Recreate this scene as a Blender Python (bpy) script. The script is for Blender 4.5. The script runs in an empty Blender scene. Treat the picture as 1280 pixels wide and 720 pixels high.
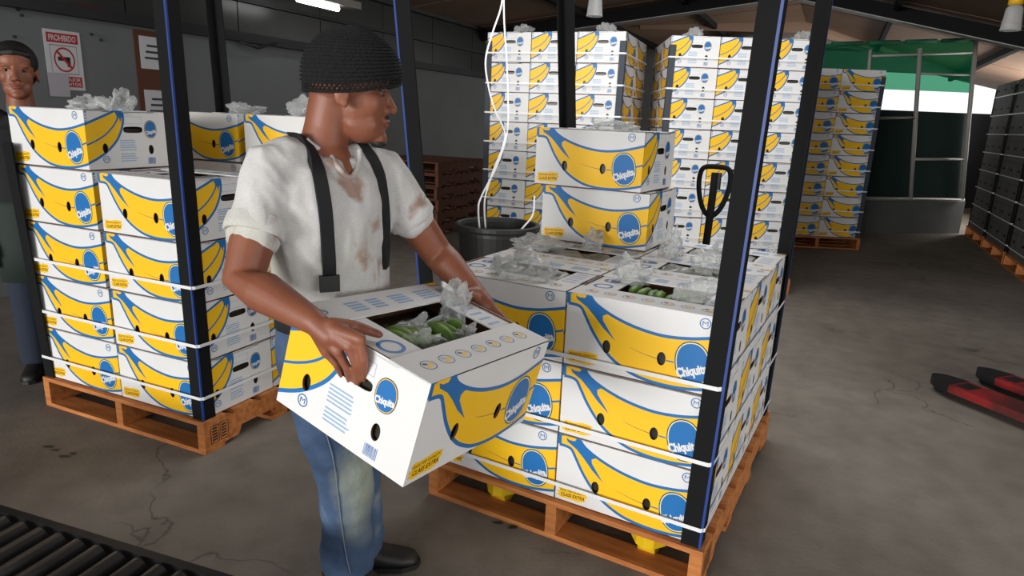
import bpy, bmesh, math, random
import numpy as np
from mathutils import Vector, Matrix, Euler, noise
from mathutils.geometry import tessellate_polygon
from mathutils.bvhtree import BVHTree

random.seed(7)
scene = bpy.context.scene
col = scene.collection
PI = math.pi

# ------------------------------------------------------------------ camera
F_PX, PITCH, ROLL, CAM_H = 831.6, .249, .040, 1.413
_cp, _sp = math.cos(PITCH), math.sin(PITCH)
FWD = Vector((0, _cp, -_sp))
_r0, _u0 = Vector((1, 0, 0)), Vector((0, _sp, _cp))
RIGHT = _r0 * math.cos(ROLL) + _u0 * math.sin(ROLL)
UP = -_r0 * math.sin(ROLL) + _u0 * math.cos(ROLL)
CAM = Vector((0, 0, CAM_H))
cd = bpy.data.cameras.new('camera')
cd.sensor_width = 36
cd.lens = F_PX * 36 / 1280
cd.clip_start = .02
cam = bpy.data.objects.new('camera', cd)
m = Matrix.Identity(4)
for i in range(3):
    m[i][0], m[i][1], m[i][2], m[i][3] = RIGHT[i], UP[i], -FWD[i], CAM[i]
cam.matrix_world = m
col.objects.link(cam)
scene.camera = cam

# building frame: a runs into the shed along its walls, b to the right, turned 25 degrees
TH = math.radians(25)
A_AX = Vector((math.sin(TH), math.cos(TH), 0))
B_AX = Vector((math.cos(TH), -math.sin(TH), 0))
def AB(a, b, z=0.0):
    return A_AX * a + B_AX * b + Vector((0, 0, z))

# ------------------------------------------------------------------ world and light
world = bpy.data.worlds.new('overcast_sky')
scene.world = world
world.use_nodes = True
bg = world.node_tree.nodes['Background']
bg.inputs[0].default_value = (.93, .97, 1.0, 1)
bg.inputs[1].default_value = 1.1
scene.view_settings.view_transform = 'Standard'
scene.view_settings.look = 'None'
scene.view_settings.gamma = 1
scene.view_settings.use_curve_mapping = False
scene.view_settings.exposure = 0.16

def area_light(name, loc, target, sx, sy, power, color=(1, 1, 1)):
    l = bpy.data.lights.new(name, 'AREA')
    l.shape = 'RECTANGLE'; l.size = sx; l.size_y = sy
    l.energy = power; l.color = color
    o = bpy.data.objects.new(name, l)
    o.location = loc
    o.rotation_euler = (Vector(target) - Vector(loc)).to_track_quat('-Z', 'Y').to_euler()
    col.objects.link(o)
    return o
# daylight through the open loading side behind the photographer
area_light('daylight_loading_door', AB(-16, -4.6, 2.4), AB(4, -1.5, 1.0), 8, 3.2, 2550, (1, .985, .96))
# the open side to the photographer's right
area_light('daylight_open_side', AB(.3, 6.6, 1.7), AB(2.4, 0, .8), 3.6, 2.4, 170, (1, .985, .96))
# added overhead fill under unseen open roof bays, to brighten the rear stacks
area_light('fill_rear_stacks', AB(4.1, -1.0, 2.98), AB(4.1, -1.0, 0), 2.2, 1.7, 38, (1, .985, .96))

# added fill, out of view beside the far bay, to brighten its roof
area_light('fill_far_roof', AB(13.3, 3.4, 1.5), AB(12.6, -.5, 2.9), 2.6, 1.4, 150, (1, .97, .92))

# ------------------------------------------------------------------ pixel helpers
def ray(px, py):
    return FWD + RIGHT * ((px - 640) / F_PX) - UP * ((py - 360) / F_PX)
def at_d(px, py, d):
    return CAM + ray(px, py) * d
def at_z(px, py, z=0.0):
    d = ray(px, py)
    return CAM + d * ((z - CAM_H) / d.z)
def at_plane(px, py, p, n):
    d = ray(px, py)
    return CAM + d * ((Vector(p) - CAM).dot(n) / d.dot(n))

# ------------------------------------------------------------------ materials
def lin(c):
    return tuple(((v / 255) / 12.92 if v / 255 <= .04045 else ((v / 255 + .055) / 1.055) ** 2.4) for v in c) + (1,)
MATS = {}
def mat(name, rgb, rough=.6, var=0.0, scale=8.0, rgb2=None, metal=0.0, bump=0.0, bscale=60.0, alpha=1.0, spec=.5, emit=None, stretch=None, trans=0.0):
    if name in MATS:
        return MATS[name]
    m = bpy.data.materials.new(name); MATS[name] = m
    m.use_nodes = True
    nt = m.node_tree; b = nt.nodes['Principled BSDF']
    c1 = lin(rgb)
    b.inputs['Base Color'].default_value = c1
    b.inputs['Roughness'].default_value = rough
    b.inputs['Metallic'].default_value = metal
    b.inputs['Alpha'].default_value = alpha
    b.inputs['Specular IOR Level'].default_value = spec
    b.inputs['Transmission Weight'].default_value = trans
    tc = nt.nodes.new('ShaderNodeTexCoord')
    mp = nt.nodes.new('ShaderNodeMapping')
    nt.links.new(tc.outputs['Object'], mp.inputs[0])
    if stretch:
        mp.inputs['Scale'].default_value = stretch
    if var or rgb2:
        n = nt.nodes.new('ShaderNodeTexNoise')
        n.inputs['Scale'].default_value = scale; n.inputs['Detail'].default_value = 6
        nt.links.new(mp.outputs[0], n.inputs['Vector'])
        r = nt.nodes.new('ShaderNodeValToRGB')
        c2 = lin(rgb2) if rgb2 else tuple(v * (1 - var) for v in c1[:3]) + (1,)
        r.color_ramp.elements[0].position = .35; r.color_ramp.elements[1].position = .65
        r.color_ramp.elements[0].color = c2; r.color_ramp.elements[1].color = c1
        nt.links.new(n.outputs['Fac'], r.inputs[0])
        nt.links.new(r.outputs[0], b.inputs['Base Color'])
    if bump:
        n = nt.nodes.new('ShaderNodeTexNoise')
        n.inputs['Scale'].default_value = bscale; n.inputs['Detail'].default_value = 4
        nt.links.new(mp.outputs[0], n.inputs['Vector'])
        bp = nt.nodes.new('ShaderNodeBump'); bp.inputs['Strength'].default_value = bump
        bp.inputs['Distance'].default_value = .01
        nt.links.new(n.outputs['Fac'], bp.inputs['Height'])
        nt.links.new(bp.outputs[0], b.inputs['Normal'])
    if emit:
        b.inputs['Emission Color'].default_value = lin(emit[0]); b.inputs['Emission Strength'].default_value = emit[1]
    return m

def floor_material():
    m = bpy.data.materials.new('stained_concrete'); m.use_nodes = True
    nt = m.node_tree; b = nt.nodes['Principled BSDF']
    tc = nt.nodes.new('ShaderNodeTexCoord')
    def nz(scale, det=6):
        n = nt.nodes.new('ShaderNodeTexNoise'); n.inputs['Scale'].default_value = scale; n.inputs['Detail'].default_value = det
        nt.links.new(tc.outputs['Object'], n.inputs['Vector']); return n
    n1 = nz(.9, 8); n2 = nz(7, 8); n3 = nz(60, 3)
    r = nt.nodes.new('ShaderNodeValToRGB')
    r.color_ramp.elements[0].position = .3; r.color_ramp.elements[0].color = lin((106, 98, 89))
    r.color_ramp.elements[1].position = .72; r.color_ramp.elements[1].color = lin((138, 130, 120))
    nt.links.new(n1.outputs['Fac'], r.inputs[0])
    r2 = nt.nodes.new('ShaderNodeValToRGB')
    r2.color_ramp.elements[0].position = .33; r2.color_ramp.elements[0].color = (.72, .71, .7, 1)
    r2.color_ramp.elements[1].position = .62; r2.color_ramp.elements[1].color = (1, 1, 1, 1)
    nt.links.new(n2.outputs['Fac'], r2.inputs[0])
    mx = nt.nodes.new('ShaderNodeMixRGB'); mx.blend_type = 'MULTIPLY'; mx.inputs[0].default_value = .8
    nt.links.new(r.outputs[0], mx.inputs[1]); nt.links.new(r2.outputs[0], mx.inputs[2])
    # hairline cracks: thin distorted cell borders, kept only in some patches
    ad = nt.nodes.new('ShaderNodeVectorMath'); ad.operation = 'ADD'
    nd = nz(2.5, 5); sc_ = nt.nodes.new('ShaderNodeVectorMath'); sc_.operation = 'SCALE'; sc_.inputs['Scale'].default_value = .55
    nt.links.new(nd.outputs['Color'], sc_.inputs[0])
    nt.links.new(tc.outputs['Object'], ad.inputs[0]); nt.links.new(sc_.outputs[0], ad.inputs[1])
    v = nt.nodes.new('ShaderNodeTexVoronoi'); v.feature = 'DISTANCE_TO_EDGE'; v.inputs['Scale'].default_value = .8
    nt.links.new(ad.outputs[0], v.inputs['Vector'])
    rc = nt.nodes.new('ShaderNodeValToRGB')
    rc.color_ramp.elements[0].position = 0; rc.color_ramp.elements[0].color = (1, 1, 1, 1)
    rc.color_ramp.elements[1].position = .006; rc.color_ramp.elements[1].color = (0, 0, 0, 1)
    nt.links.new(v.outputs['Distance'], rc.inputs[0])
    np_ = nz(1.3, 2); rp = nt.nodes.new('ShaderNodeValToRGB')
    rp.color_ramp.elements[0].position = .5; rp.color_ramp.elements[1].position = .56
    nt.links.new(np_.outputs['Fac'], rp.inputs[0])
    mm = nt.nodes.new('ShaderNodeMath'); mm.operation = 'MULTIPLY'
    nt.links.new(rc.outputs[0], mm.inputs[0]); nt.links.new(rp.outputs[0], mm.inputs[1])
    m2 = nt.nodes.new('ShaderNodeMixRGB'); m2.inputs[2].default_value = lin((58, 54, 50))
    m3 = nt.nodes.new('ShaderNodeMath'); m3.operation = 'MULTIPLY'; m3.inputs[1].default_value = .8
    nt.links.new(mm.outputs[0], m3.inputs[0]); nt.links.new(m3.outputs[0], m2.inputs[0])
    nt.links.new(mx.outputs[0], m2.inputs[1]); nt.links.new(m2.outputs[0], b.inputs['Base Color'])
    b.inputs['Roughness'].default_value = .75
    bp = nt.nodes.new('ShaderNodeBump'); bp.inputs['Strength'].default_value = .25; bp.inputs['Distance'].default_value = .004
    nt.links.new(n3.outputs['Fac'], bp.inputs['Height']); nt.links.new(bp.outputs[0], b.inputs['Normal'])
    return m

def shirt_material():
    m = bpy.data.materials.new('stained_grey_jersey'); m.use_nodes = True
    nt = m.node_tree; b = nt.nodes['Principled BSDF']; b.inputs['Roughness'].default_value = .95
    b.inputs['Specular IOR Level'].default_value = .1
    tc = nt.nodes.new('ShaderNodeTexCoord')
    def nz(scale, det=5, st=None):
        n = nt.nodes.new('ShaderNodeTexNoise'); n.inputs['Scale'].default_value = scale; n.inputs['Detail'].default_value = det
        if st:
            mp = nt.nodes.new('ShaderNodeMapping'); mp.inputs['Scale'].default_value = st
            nt.links.new(tc.outputs['Object'], mp.inputs[0]); nt.links.new(mp.outputs[0], n.inputs['Vector'])
        else:
            nt.links.new(tc.outputs['Object'], n.inputs['Vector'])
        return n
    def ramp(src, p0, p1, c0, c1):
        r = nt.nodes.new('ShaderNodeValToRGB')
        r.color_ramp.elements[0].position = p0; r.color_ramp.elements[1].position = p1
        r.color_ramp.elements[0].color = c0; r.color_ramp.elements[1].color = c1
        nt.links.new(src, r.inputs[0]); return r
    weave = ramp(nz(150, 3, (1, 1, 3)).outputs['Fac'], .25, .75, lin((192, 190, 188)), lin((212, 210, 208)))
    stain = ramp(nz(7.5, 4).outputs['Fac'], .60, .68, (0, 0, 0, 1), (.75, .75, .75, 1))
    green = ramp(nz(4.2, 4).outputs['Fac'], .52, .70, (0, 0, 0, 1), (.45, .45, .45, 1))
    m1 = nt.nodes.new('ShaderNodeMixRGB'); m1.inputs[2].default_value = lin((148, 106, 82))
    nt.links.new(stain.outputs[0], m1.inputs[0]); nt.links.new(weave.outputs[0], m1.inputs[1])
    m2 = nt.nodes.new('ShaderNodeMixRGB'); m2.inputs[2].default_value = lin((158, 158, 128))
    nt.links.new(green.outputs[0], m2.inputs[0]); nt.links.new(m1.outputs[0], m2.inputs[1])
    nt.links.new(m2.outputs[0], b.inputs['Base Color'])
    bp = nt.nodes.new('ShaderNodeBump'); bp.inputs['Strength'].default_value = .3; bp.inputs['Distance'].default_value = .012
    fold = nz(20, 2, (1, 1, .5)); nt.links.new(fold.outputs['Fac'], bp.inputs['Height']); nt.links.new(bp.outputs[0], b.inputs['Normal'])
    return m

def jeans_material(spot):
    m = bpy.data.materials.new('worn_denim'); m.use_nodes = True
    nt = m.node_tree; b = nt.nodes['Principled BSDF']; b.inputs['Roughness'].default_value = .9
    tc = nt.nodes.new('ShaderNodeTexCoord')
    n = nt.nodes.new('ShaderNodeTexNoise'); n.inputs['Scale'].default_value = 6; n.inputs['Detail'].default_value = 8
    nt.links.new(tc.outputs['Object'], n.inputs['Vector'])
    r = nt.nodes.new('ShaderNodeValToRGB'); cr = r.color_ramp
    cr.elements[0].position = .3; cr.elements[0].color = lin((38, 56, 82))
    cr.elements[1].position = .75; cr.elements[1].color = lin((132, 142, 146))
    e = cr.elements.new(.55); e.color = lin((62, 84, 114))
    nt.links.new(n.outputs['Fac'], r.inputs[0])
    sb = nt.nodes.new('ShaderNodeVectorMath'); sb.operation = 'SUBTRACT'; sb.inputs[1].default_value = spot
    ml = nt.nodes.new('ShaderNodeVectorMath'); ml.operation = 'MULTIPLY'; ml.inputs[1].default_value = (1, 1, .42)
    ln = nt.nodes.new('ShaderNodeVectorMath'); ln.operation = 'LENGTH'
    nt.links.new(tc.outputs['Object'], sb.inputs[0]); nt.links.new(sb.outputs[0], ml.inputs[0]); nt.links.new(ml.outputs[0], ln.inputs[0])
    sc_ = nt.nodes.new('ShaderNodeMath'); sc_.operation = 'MULTIPLY_ADD'; sc_.inputs[1].default_value = .12
    nt.links.new(n.outputs['Fac'], sc_.inputs[0]); nt.links.new(ln.outputs['Value'], sc_.inputs[2])
    rd = nt.nodes.new('ShaderNodeValToRGB'); rd.color_ramp.elements[0].position = .08; rd.color_ramp.elements[0].color = (.75, .75, .75, 1)
    rd.color_ramp.elements[1].position = .17; rd.color_ramp.elements[1].color = (0, 0, 0, 1)
    nt.links.new(sc_.outputs[0], rd.inputs[0])
    dm = nt.nodes.new('ShaderNodeMixRGB'); dm.inputs[2].default_value = lin((158, 164, 146))      # dried banana sap and dust
    nt.links.new(rd.outputs[0], dm.inputs[0]); nt.links.new(r.outputs[0], dm.inputs[1]); nt.links.new(dm.outputs[0], b.inputs['Base Color'])
    n2 = nt.nodes.new('ShaderNodeTexNoise'); n2.inputs['Scale'].default_value = 16; n2.inputs['Detail'].default_value = 4
    nt.links.new(tc.outputs['Object'], n2.inputs['Vector'])
    bp = nt.nodes.new('ShaderNodeBump'); bp.inputs['Strength'].default_value = .7; bp.inputs['Distance'].default_value = .015
    nt.links.new(n2.outputs['Fac'], bp.inputs['Height']); nt.links.new(bp.outputs[0], b.inputs['Normal'])
    return m

def net_material():
    m = bpy.data.materials.new('green_shade_net'); m.use_nodes = True
    nt = m.node_tree; nt.nodes.clear()
    out = nt.nodes.new('ShaderNodeOutputMaterial')
    tr = nt.nodes.new('ShaderNodeBsdfTransparent'); tr.inputs[0].default_value = lin((170, 225, 200))
    df = nt.nodes.new('ShaderNodeBsdfDiffuse'); df.inputs[0].default_value = lin((18, 120, 88))
    tl = nt.nodes.new('ShaderNodeBsdfTranslucent'); tl.inputs[0].default_value = lin((30, 170, 120))
    m1 = nt.nodes.new('ShaderNodeMixShader'); m1.inputs[0].default_value = .5
    m2 = nt.nodes.new('ShaderNodeMixShader'); m2.inputs[0].default_value = .33
    nt.links.new(df.outputs[0], m1.inputs[1]); nt.links.new(tl.outputs[0], m1.inputs[2])
    nt.links.new(tr.outputs[0], m2.inputs[1]); nt.links.new(m1.outputs[0], m2.inputs[2])
    nt.links.new(m2.outputs[0], out.inputs[0])
    return m

def film_material(name, opac, rgb):
    m = bpy.data.materials.new(name); m.use_nodes = True
    nt = m.node_tree; nt.nodes.clear()
    out = nt.nodes.new('ShaderNodeOutputMaterial')
    tr = nt.nodes.new('ShaderNodeBsdfTransparent'); tr.inputs[0].default_value = (.93, .94, .93, 1)
    pb = nt.nodes.new('ShaderNodeBsdfPrincipled'); pb.inputs['Base Color'].default_value = lin(rgb)
    pb.inputs['Roughness'].default_value = .22; pb.inputs['Specular IOR Level'].default_value = .9
    lw = nt.nodes.new('ShaderNodeLayerWeight'); lw.inputs[0].default_value = .35
    mr = nt.nodes.new('ShaderNodeMapRange')
    mr.inputs['To Min'].default_value = opac; mr.inputs['To Max'].default_value = min(1, opac + .45)
    nt.links.new(lw.outputs['Facing'], mr.inputs['Value'])
    mx = nt.nodes.new('ShaderNodeMixShader')
    nt.links.new(mr.outputs[0], mx.inputs[0]); nt.links.new(tr.outputs[0], mx.inputs[1]); nt.links.new(pb.outputs[0], mx.inputs[2])
    nt.links.new(mx.outputs[0], out.inputs[0])
    return m

M_WHITE = mat('white_cardboard', (222, 221, 220), .55, var=.05, scale=5)
M_KRAFT = mat('kraft_cardboard', (112, 74, 50), .8)
M_YEL = mat('yellow_print', (243, 189, 8), .5)
M_BLUE = mat('blue_print', (10, 104, 172), .5)
M_CREAM = mat('cream_print', (226, 222, 176), .5)
M_GREYBOX = mat('grey_carton', (104, 103, 99), .7, var=.35, scale=6, stretch=(4, 4, .6))
M_NAVY = mat('navy_print', (16, 52, 84), .5)
M_PALE = mat('pale_blue_print', (140, 172, 205), .5)
M_INK = mat('black_print', (38, 36, 24), .5)
M_LINER = mat('dark_liner', (46, 48, 38), .35, rgb2=(20, 18, 14), scale=25)
M_WRAP = mat('wrinkled_fruit_wrap', (150, 150, 147), .3, rgb2=(82, 88, 66), scale=16)
M_POST = mat('black_plastic', (15, 16, 18), .75, spec=.18)
M_STRIPE = mat('blue_plastic', (14, 54, 126), .5)
M_GUARD = mat('charcoal_board', (52, 58, 70), .7)
M_STRAP = mat('white_strapping', (226, 226, 226), .4)
M_WOOD = mat('orange_pine', (196, 124, 62), .7, rgb2=(160, 92, 42), scale=3, stretch=(2, 14, 14), bump=.15, bscale=30)
M_OLDWOOD = mat('old_pallet_wood', (112, 66, 42), .8, rgb2=(80, 46, 30), scale=4, stretch=(2, 12, 12))
M_SKIN = mat('brown_skin', (138, 83, 59), .5, rgb2=(128, 75, 53), scale=10, bump=.06, bscale=180)
M_BLACK = mat('black_cloth', (20, 20, 22), .9)
M_RUBBER = mat('black_rubber', (24, 23, 22), .55)
M_STEEL = mat('dark_steel', (44, 44, 46), .45, metal=.6)
M_FILM = film_material('clear_plastic_film', .24, (216, 217, 217))
M_BAN = mat('green_banana_peel', (116, 150, 52), .45, rgb2=(76, 112, 40), scale=20)

# ------------------------------------------------------------------ mesh builder
class MB:
    def __init__(s):
        s.v = []; s.f = []; s.mi = []; s.mats = []; s.sm = []
    def midx(s, m):
        if m not in s.mats: s.mats.append(m)
        return s.mats.index(m)
    def face(s, idx, m, smooth=False):
        s.f.append(tuple(idx)); s.mi.append(s.midx(m)); s.sm.append(smooth)
    def vert(s, p):
        s.v.append(tuple(p)); return len(s.v) - 1
    def box(s, lo, hi, m, M=None):
        x0, y0, z0 = lo; x1, y1, z1 = hi
        P = [Vector(p) for p in ((x0,y0,z0),(x1,y0,z0),(x1,y1,z0),(x0,y1,z0),(x0,y0,z1),(x1,y0,z1),(x1,y1,z1),(x0,y1,z1))]
        if M: P = [M @ p for p in P]
        n = len(s.v); s.v += [tuple(p) for p in P]
        for q in ((0,3,2,1),(4,5,6,7),(0,1,5,4),(1,2,6,5),(2,3,7,6),(3,0,4,7)):
            s.face([n + i for i in q], m)
        return s
    def prism(s, pts2, y0, y1, m, fn):
        """extrude the 2-D outline pts2 from y0 to y1; fn(x, y, z) gives the world point of outline (x, z)"""
        n = len(s.v); k = len(pts2)
        for y in (y0, y1):
            for (x, z) in pts2: s.vert(fn(x, y, z))
        tri = tessellate_polygon([[Vector((x, z, 0)) for x, z in pts2]])
        for t in tri:
            s.face([n + i for i in t], m); s.face([n + k + i for i in reversed(t)], m)
        for i in range(k):
            j = (i + 1) % k
            s.face((n + i, n + j, n + k + j, n + k + i), m)
        return s
    def tube(s, pts, r, m, n=8, closed=False, cap=True, flat=1.0, up=None):
        pts = [Vector(p) for p in pts]; k = len(pts)
        rs = r if isinstance(r, (list, tuple)) else [r] * k
        base = len(s.v); prev = None
        for i, p in enumerate(pts):
            if closed: t = pts[(i + 1) % k] - pts[i - 1]
            else: t = pts[min(i + 1, k - 1)] - pts[max(i - 1, 0)]
            t.normalize()
            if prev is None:
                ref = Vector(up) if up else (Vector((0, 0, 1)) if abs(t.z) < .9 else Vector((1, 0, 0)))
                a = (ref - t * ref.dot(t)).normalized()
            else:
                a = (prev - t * prev.dot(t)).normalized()
            prev = a; b = t.cross(a)
            for j in range(n):
                w = 2 * PI * j / n
                s.vert(p + a * (math.cos(w) * rs[i]) + b * (math.sin(w) * rs[i] * flat))
        for i in range(k if closed else k - 1):
            i2 = (i + 1) % k
            for j in range(n):
                j2 = (j + 1) % n
                s.face((base + i * n + j, base + i * n + j2, base + i2 * n + j2, base + i2 * n + j), m, True)
        if cap and not closed:
            s.face([base + j for j in range(n)][::-1], m); s.face([base + (k - 1) * n + j for j in range(n)], m)
        return s
    def loft(s, rings, m, smooth=True):
        """rings: lists of points of equal length, closed round; capped with centre fans"""
        base = len(s.v); n = len(rings[0])
        for R in rings:
            for p in R: s.vert(p)
        for i in range(len(rings) - 1):
            for j in range(n):
                j2 = (j + 1) % n
                s.face((base + i * n + j, base + i * n + j2, base + (i + 1) * n + j2, base + (i + 1) * n + j), m, smooth)
        for i, rev in ((0, True), (len(rings) - 1, False)):
            c = sum((Vector(p) for p in rings[i]), Vector()) / n
            ci = s.vert(c)
            for j in range(n):
                a, b = base + i * n + j, base + i * n + (j + 1) % n
                s.face((ci, b, a) if rev else (ci, a, b), m, smooth)
        return s
    def ellipsoid(s, c, r, m, M=None, nu=16, nv=10):
        c = Vector(c); rings = []
        for i in range(1, nv):
            ph = PI * i / nv; R = []
            for j in range(nu):
                th = 2 * PI * j / nu
                p = Vector((r[0] * math.sin(ph) * math.cos(th), r[1] * math.sin(ph) * math.sin(th), -r[2] * math.cos(ph)))
                R.append(c + (M @ p if M else p))
            rings.append(R)
        base = len(s.v)
        for R in rings:
            for p in R: s.vert(p)
        for i in range(nv - 2):
            for j in range(nu):
                j2 = (j + 1) % nu
                s.face((base + i * nu + j, base + i * nu + j2, base + (i + 1) * nu + j2, base + (i + 1) * nu + j), m, True)
        bo = Vector((0, 0, -r[2])); to = Vector((0, 0, r[2]))
        b = s.vert(c + (M @ bo if M else bo)); t = s.vert(c + (M @ to if M else to))
        for j in range(nu):
            j2 = (j + 1) % nu
            s.face((b, base + j2, base + j), m, True)
            s.face((t, base + (nv - 2) * nu + j, base + (nv - 2) * nu + j2), m, True)
        return s
    def chain(s, pts, rad, m, n=12):
        """rounded tapered limb through points"""
        pts = [Vector(p) for p in pts]
        P, R = [], []
        t0 = (pts[0] - pts[1]).normalized(); t1 = (pts[-1] - pts[-2]).normalized()
        for w, q in ((.97, .25), (.8, .6), (.45, .89)):
            P.append(pts[0] + t0 * rad[0] * w); R.append(rad[0] * q)
        P += pts; R += list(rad)
        for w, q in ((.45, .89), (.8, .6), (.97, .25)):
            P.append(pts[-1] + t1 * rad[-1] * w); R.append(rad[-1] * q)
        return s.tube(P, R, m, n)
    def mesh(s, name):
        me = bpy.data.meshes.new(name)
        me.from_pydata(s.v, [], s.f)
        for mm in s.mats: me.materials.append(mm)
        me.polygons.foreach_set('material_index', s.mi)
        me.polygons.foreach_set('use_smooth', s.sm)
        me.update()
        return me
    def build(s, name, parent=None):
        return link(name, s.mesh(name), parent)

def link(name, data, parent=None):
    o = bpy.data.objects.new(name, data)
    col.objects.link(o)
    if parent is not None: o.parent = parent
    return o
def tag(o, label, cat, group=None, kind=None):
    o['label'] = label; o['category'] = cat
    if group: o['group'] = group
    if kind: o['kind'] = kind
    return o
def thing(name, label, cat, loc=(0, 0, 0), rz=0.0, group=None):
    o = link(name, None)
    o.empty_display_size = .05
    o.location = loc; o.rotation_euler = (0, 0, rz)
    return tag(o, label, cat, group)
def struct(o):
    o['kind'] = 'structure'; return o
def bevel(o, w, seg=2):
    b = o.modifiers.new('bevel', 'BEVEL'); b.width = w; b.segments = seg; b.limit_method = 'ANGLE'
    return o
def remesh(mb, vox, smooth=6, m=None):
    """union of overlapping closed shapes grown into one continuous skin"""
    me = mb.mesh('tmp'); o = link('tmp', me)
    r = o.modifiers.new('r', 'REMESH'); r.mode = 'VOXEL'; r.voxel_size = vox; r.use_smooth_shade = True
    if smooth:
        sm = o.modifiers.new('s', 'SMOOTH'); sm.factor = .5; sm.iterations = smooth
    dg = bpy.context.evaluated_depsgraph_get()
    out = bpy.data.meshes.new_from_object(o.evaluated_get(dg), depsgraph=dg)
    bpy.data.objects.remove(o); bpy.data.meshes.remove(me)
    out.materials.clear(); out.materials.append(m)
    out.polygons.foreach_set('use_smooth', [True] * len(out.polygons))
    return out
def smooth_path(pts, n=6, closed=False):
    """Catmull-Rom through 2-D or 3-D points"""
    P = [Vector(p) if len(p) == 3 else Vector((p[0], p[1], 0)) for p in pts]
    k = len(P); out = []
    for i in range(k if closed else k - 1):
        g = (lambda q: P[q % k]) if closed else (lambda q: P[max(0, min(k - 1, q))])
        p0, p1, p2, p3 = g(i - 1), g(i), g(i + 1), g(i + 2)
        for j in range(n):
            t = j / n
            out.append(.5 * ((2 * p1) + (p2 - p0) * t + (2 * p0 - 5 * p1 + 4 * p2 - p3) * t * t + (3 * p1 - p0 - 3 * p2 + p3) * t ** 3))
    if not closed: out.append(P[-1])
    return out

# ------------------------------------------------------------------ flat print helpers (2-D polygons on a face)
_txt = {}
def text_tris(s, bold=.0):
    if (s, bold) in _txt: return _txt[(s, bold)]
    c = bpy.data.curves.new('t', 'FONT'); c.body = s; c.size = 1; c.offset = bold; c.resolution_u = 3
    c.align_x = 'CENTER'; c.align_y = 'CENTER'
    o = link('t', c)
    dg = bpy.context.evaluated_depsgraph_get()
    me = bpy.data.meshes.new_from_object(o.evaluated_get(dg), depsgraph=dg)
    vs = [v.co.copy() for v in me.vertices]
    x0 = min(v.x for v in vs); x1 = max(v.x for v in vs); y0 = min(v.y for v in vs); y1 = max(v.y for v in vs)
    cx, cy = (x0 + x1) / 2, (y0 + y1) / 2
    out = []
    for p in me.polygons:
        q = [((vs[i].x - cx) / (x1 - x0), (vs[i].y - cy) / (y1 - y0)) for i in p.vertices]
        for k in range(1, len(q) - 1): out.append((q[0], q[k], q[k + 1]))
    bpy.data.objects.remove(o); bpy.data.curves.remove(c); bpy.data.meshes.remove(me)
    _txt[(s, bold)] = out
    return out
def ell(cx, cy, rx, ry, rot=0.0, n=24, sq=1.0):
    out = []
    for i in range(n):
        w = 2 * PI * i / n
        a, b = math.cos(w), math.sin(w)
        x = rx * math.copysign(abs(a) ** sq, a); y = ry * math.copysign(abs(b) ** sq, b)
        out.append((cx + x * math.cos(rot) - y * math.sin(rot), cy + x * math.sin(rot) + y * math.cos(rot)))
    return out
def fill(loop):
    P = [Vector((p[0], p[1], 0)) for p in loop]
    return [tuple((P[i].x, P[i].y) for i in t) for t in tessellate_polygon([P])]
def ring(outer, inner):
    n = len(outer); out = []
    for i in range(n):
        j = (i + 1) % n
        out += [(outer[i], outer[j], inner[j]), (outer[i], inner[j], inner[i])]
    return out
def stroke(pts, w, sm=5):
    P = [p for p in smooth_path(pts, sm)] if sm else [Vector((p[0], p[1], 0)) for p in pts]
    L, R = [], []
    ws = w if isinstance(w, (list, tuple)) else None
    for i, p in enumerate(P):
        t = (P[min(i + 1, len(P) - 1)] - P[max(i - 1, 0)]).normalized()
        n = Vector((-t.y, t.x, 0))
        ww = (ws[0] + (ws[1] - ws[0]) * i / (len(P) - 1)) if ws else w
        L.append((p.x + n.x * ww / 2, p.y + n.y * ww / 2)); R.append((p.x - n.x * ww / 2, p.y - n.y * ww / 2))
    out = []
    for i in range(len(P) - 1):
        out += [(L[i], L[i + 1], R[i + 1]), (L[i], R[i + 1], R[i])]
    return out
def text(s, cx, cy, w, h, rot=0.0, bold=.02, shear=0.0):
    c, q = math.cos(rot), math.sin(rot); out = []
    for t in text_tris(s, bold):
        out.append(tuple((cx + ((x + shear * y * h / w) * w) * c - y * h * q, cy + ((x + shear * y * h / w) * w) * q + y * h * c) for x, y in t))
    return out
def _side(a, b, p):
    return (b[0] - a[0]) * (p[1] - a[1]) - (b[1] - a[1]) * (p[0] - a[0])
def _clip(poly, a, b, keep_left):
    out = []; n = len(poly)
    for i in range(n):
        p, q = poly[i], poly[(i + 1) % n]
        sp, sq = _side(a, b, p), _side(a, b, q)
        if not keep_left: sp, sq = -sp, -sq
        if sp >= 0: out.append(p)
        if sp * sq < 0:
            t = sp / (sp - sq); out.append((p[0] + (q[0] - p[0]) * t, p[1] + (q[1] - p[1]) * t))
    return out
def cut_holes(polys, holes):
    """take convex counter-clockwise holes out of convex polygons"""
    for hole in holes:
        hx0 = min(p[0] for p in hole); hx1 = max(p[0] for p in hole); hy0 = min(p[1] for p in hole); hy1 = max(p[1] for p in hole)
        res = []
        for po in polys:
            if max(p[0] for p in po) <= hx0 or min(p[0] for p in po) >= hx1 or max(p[1] for p in po) <= hy0 or min(p[1] for p in po) >= hy1:
                res.append(po); continue
            rest = list(po)
            for i in range(len(hole)):
                a, b = hole[i], hole[(i + 1) % len(hole)]
                o = _clip(rest, a, b, False)
                if len(o) >= 3: res.append(o)
                rest = _clip(rest, a, b, True)
                if len(rest) < 3: break
        polys = res
    return polys
def clip_rect(polys, x0, y0, x1, y1):
    out = []
    for p in polys:
        for a, b in (((x0, y0), (x1, y0)), ((x1, y0), (x1, y1)), ((x1, y1), (x0, y1)), ((x0, y1), (x0, y0))):
            p = _clip(list(p), a, b, True)
            if len(p) < 3: break
        if len(p) >= 3: out.append(p)
    return out
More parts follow.
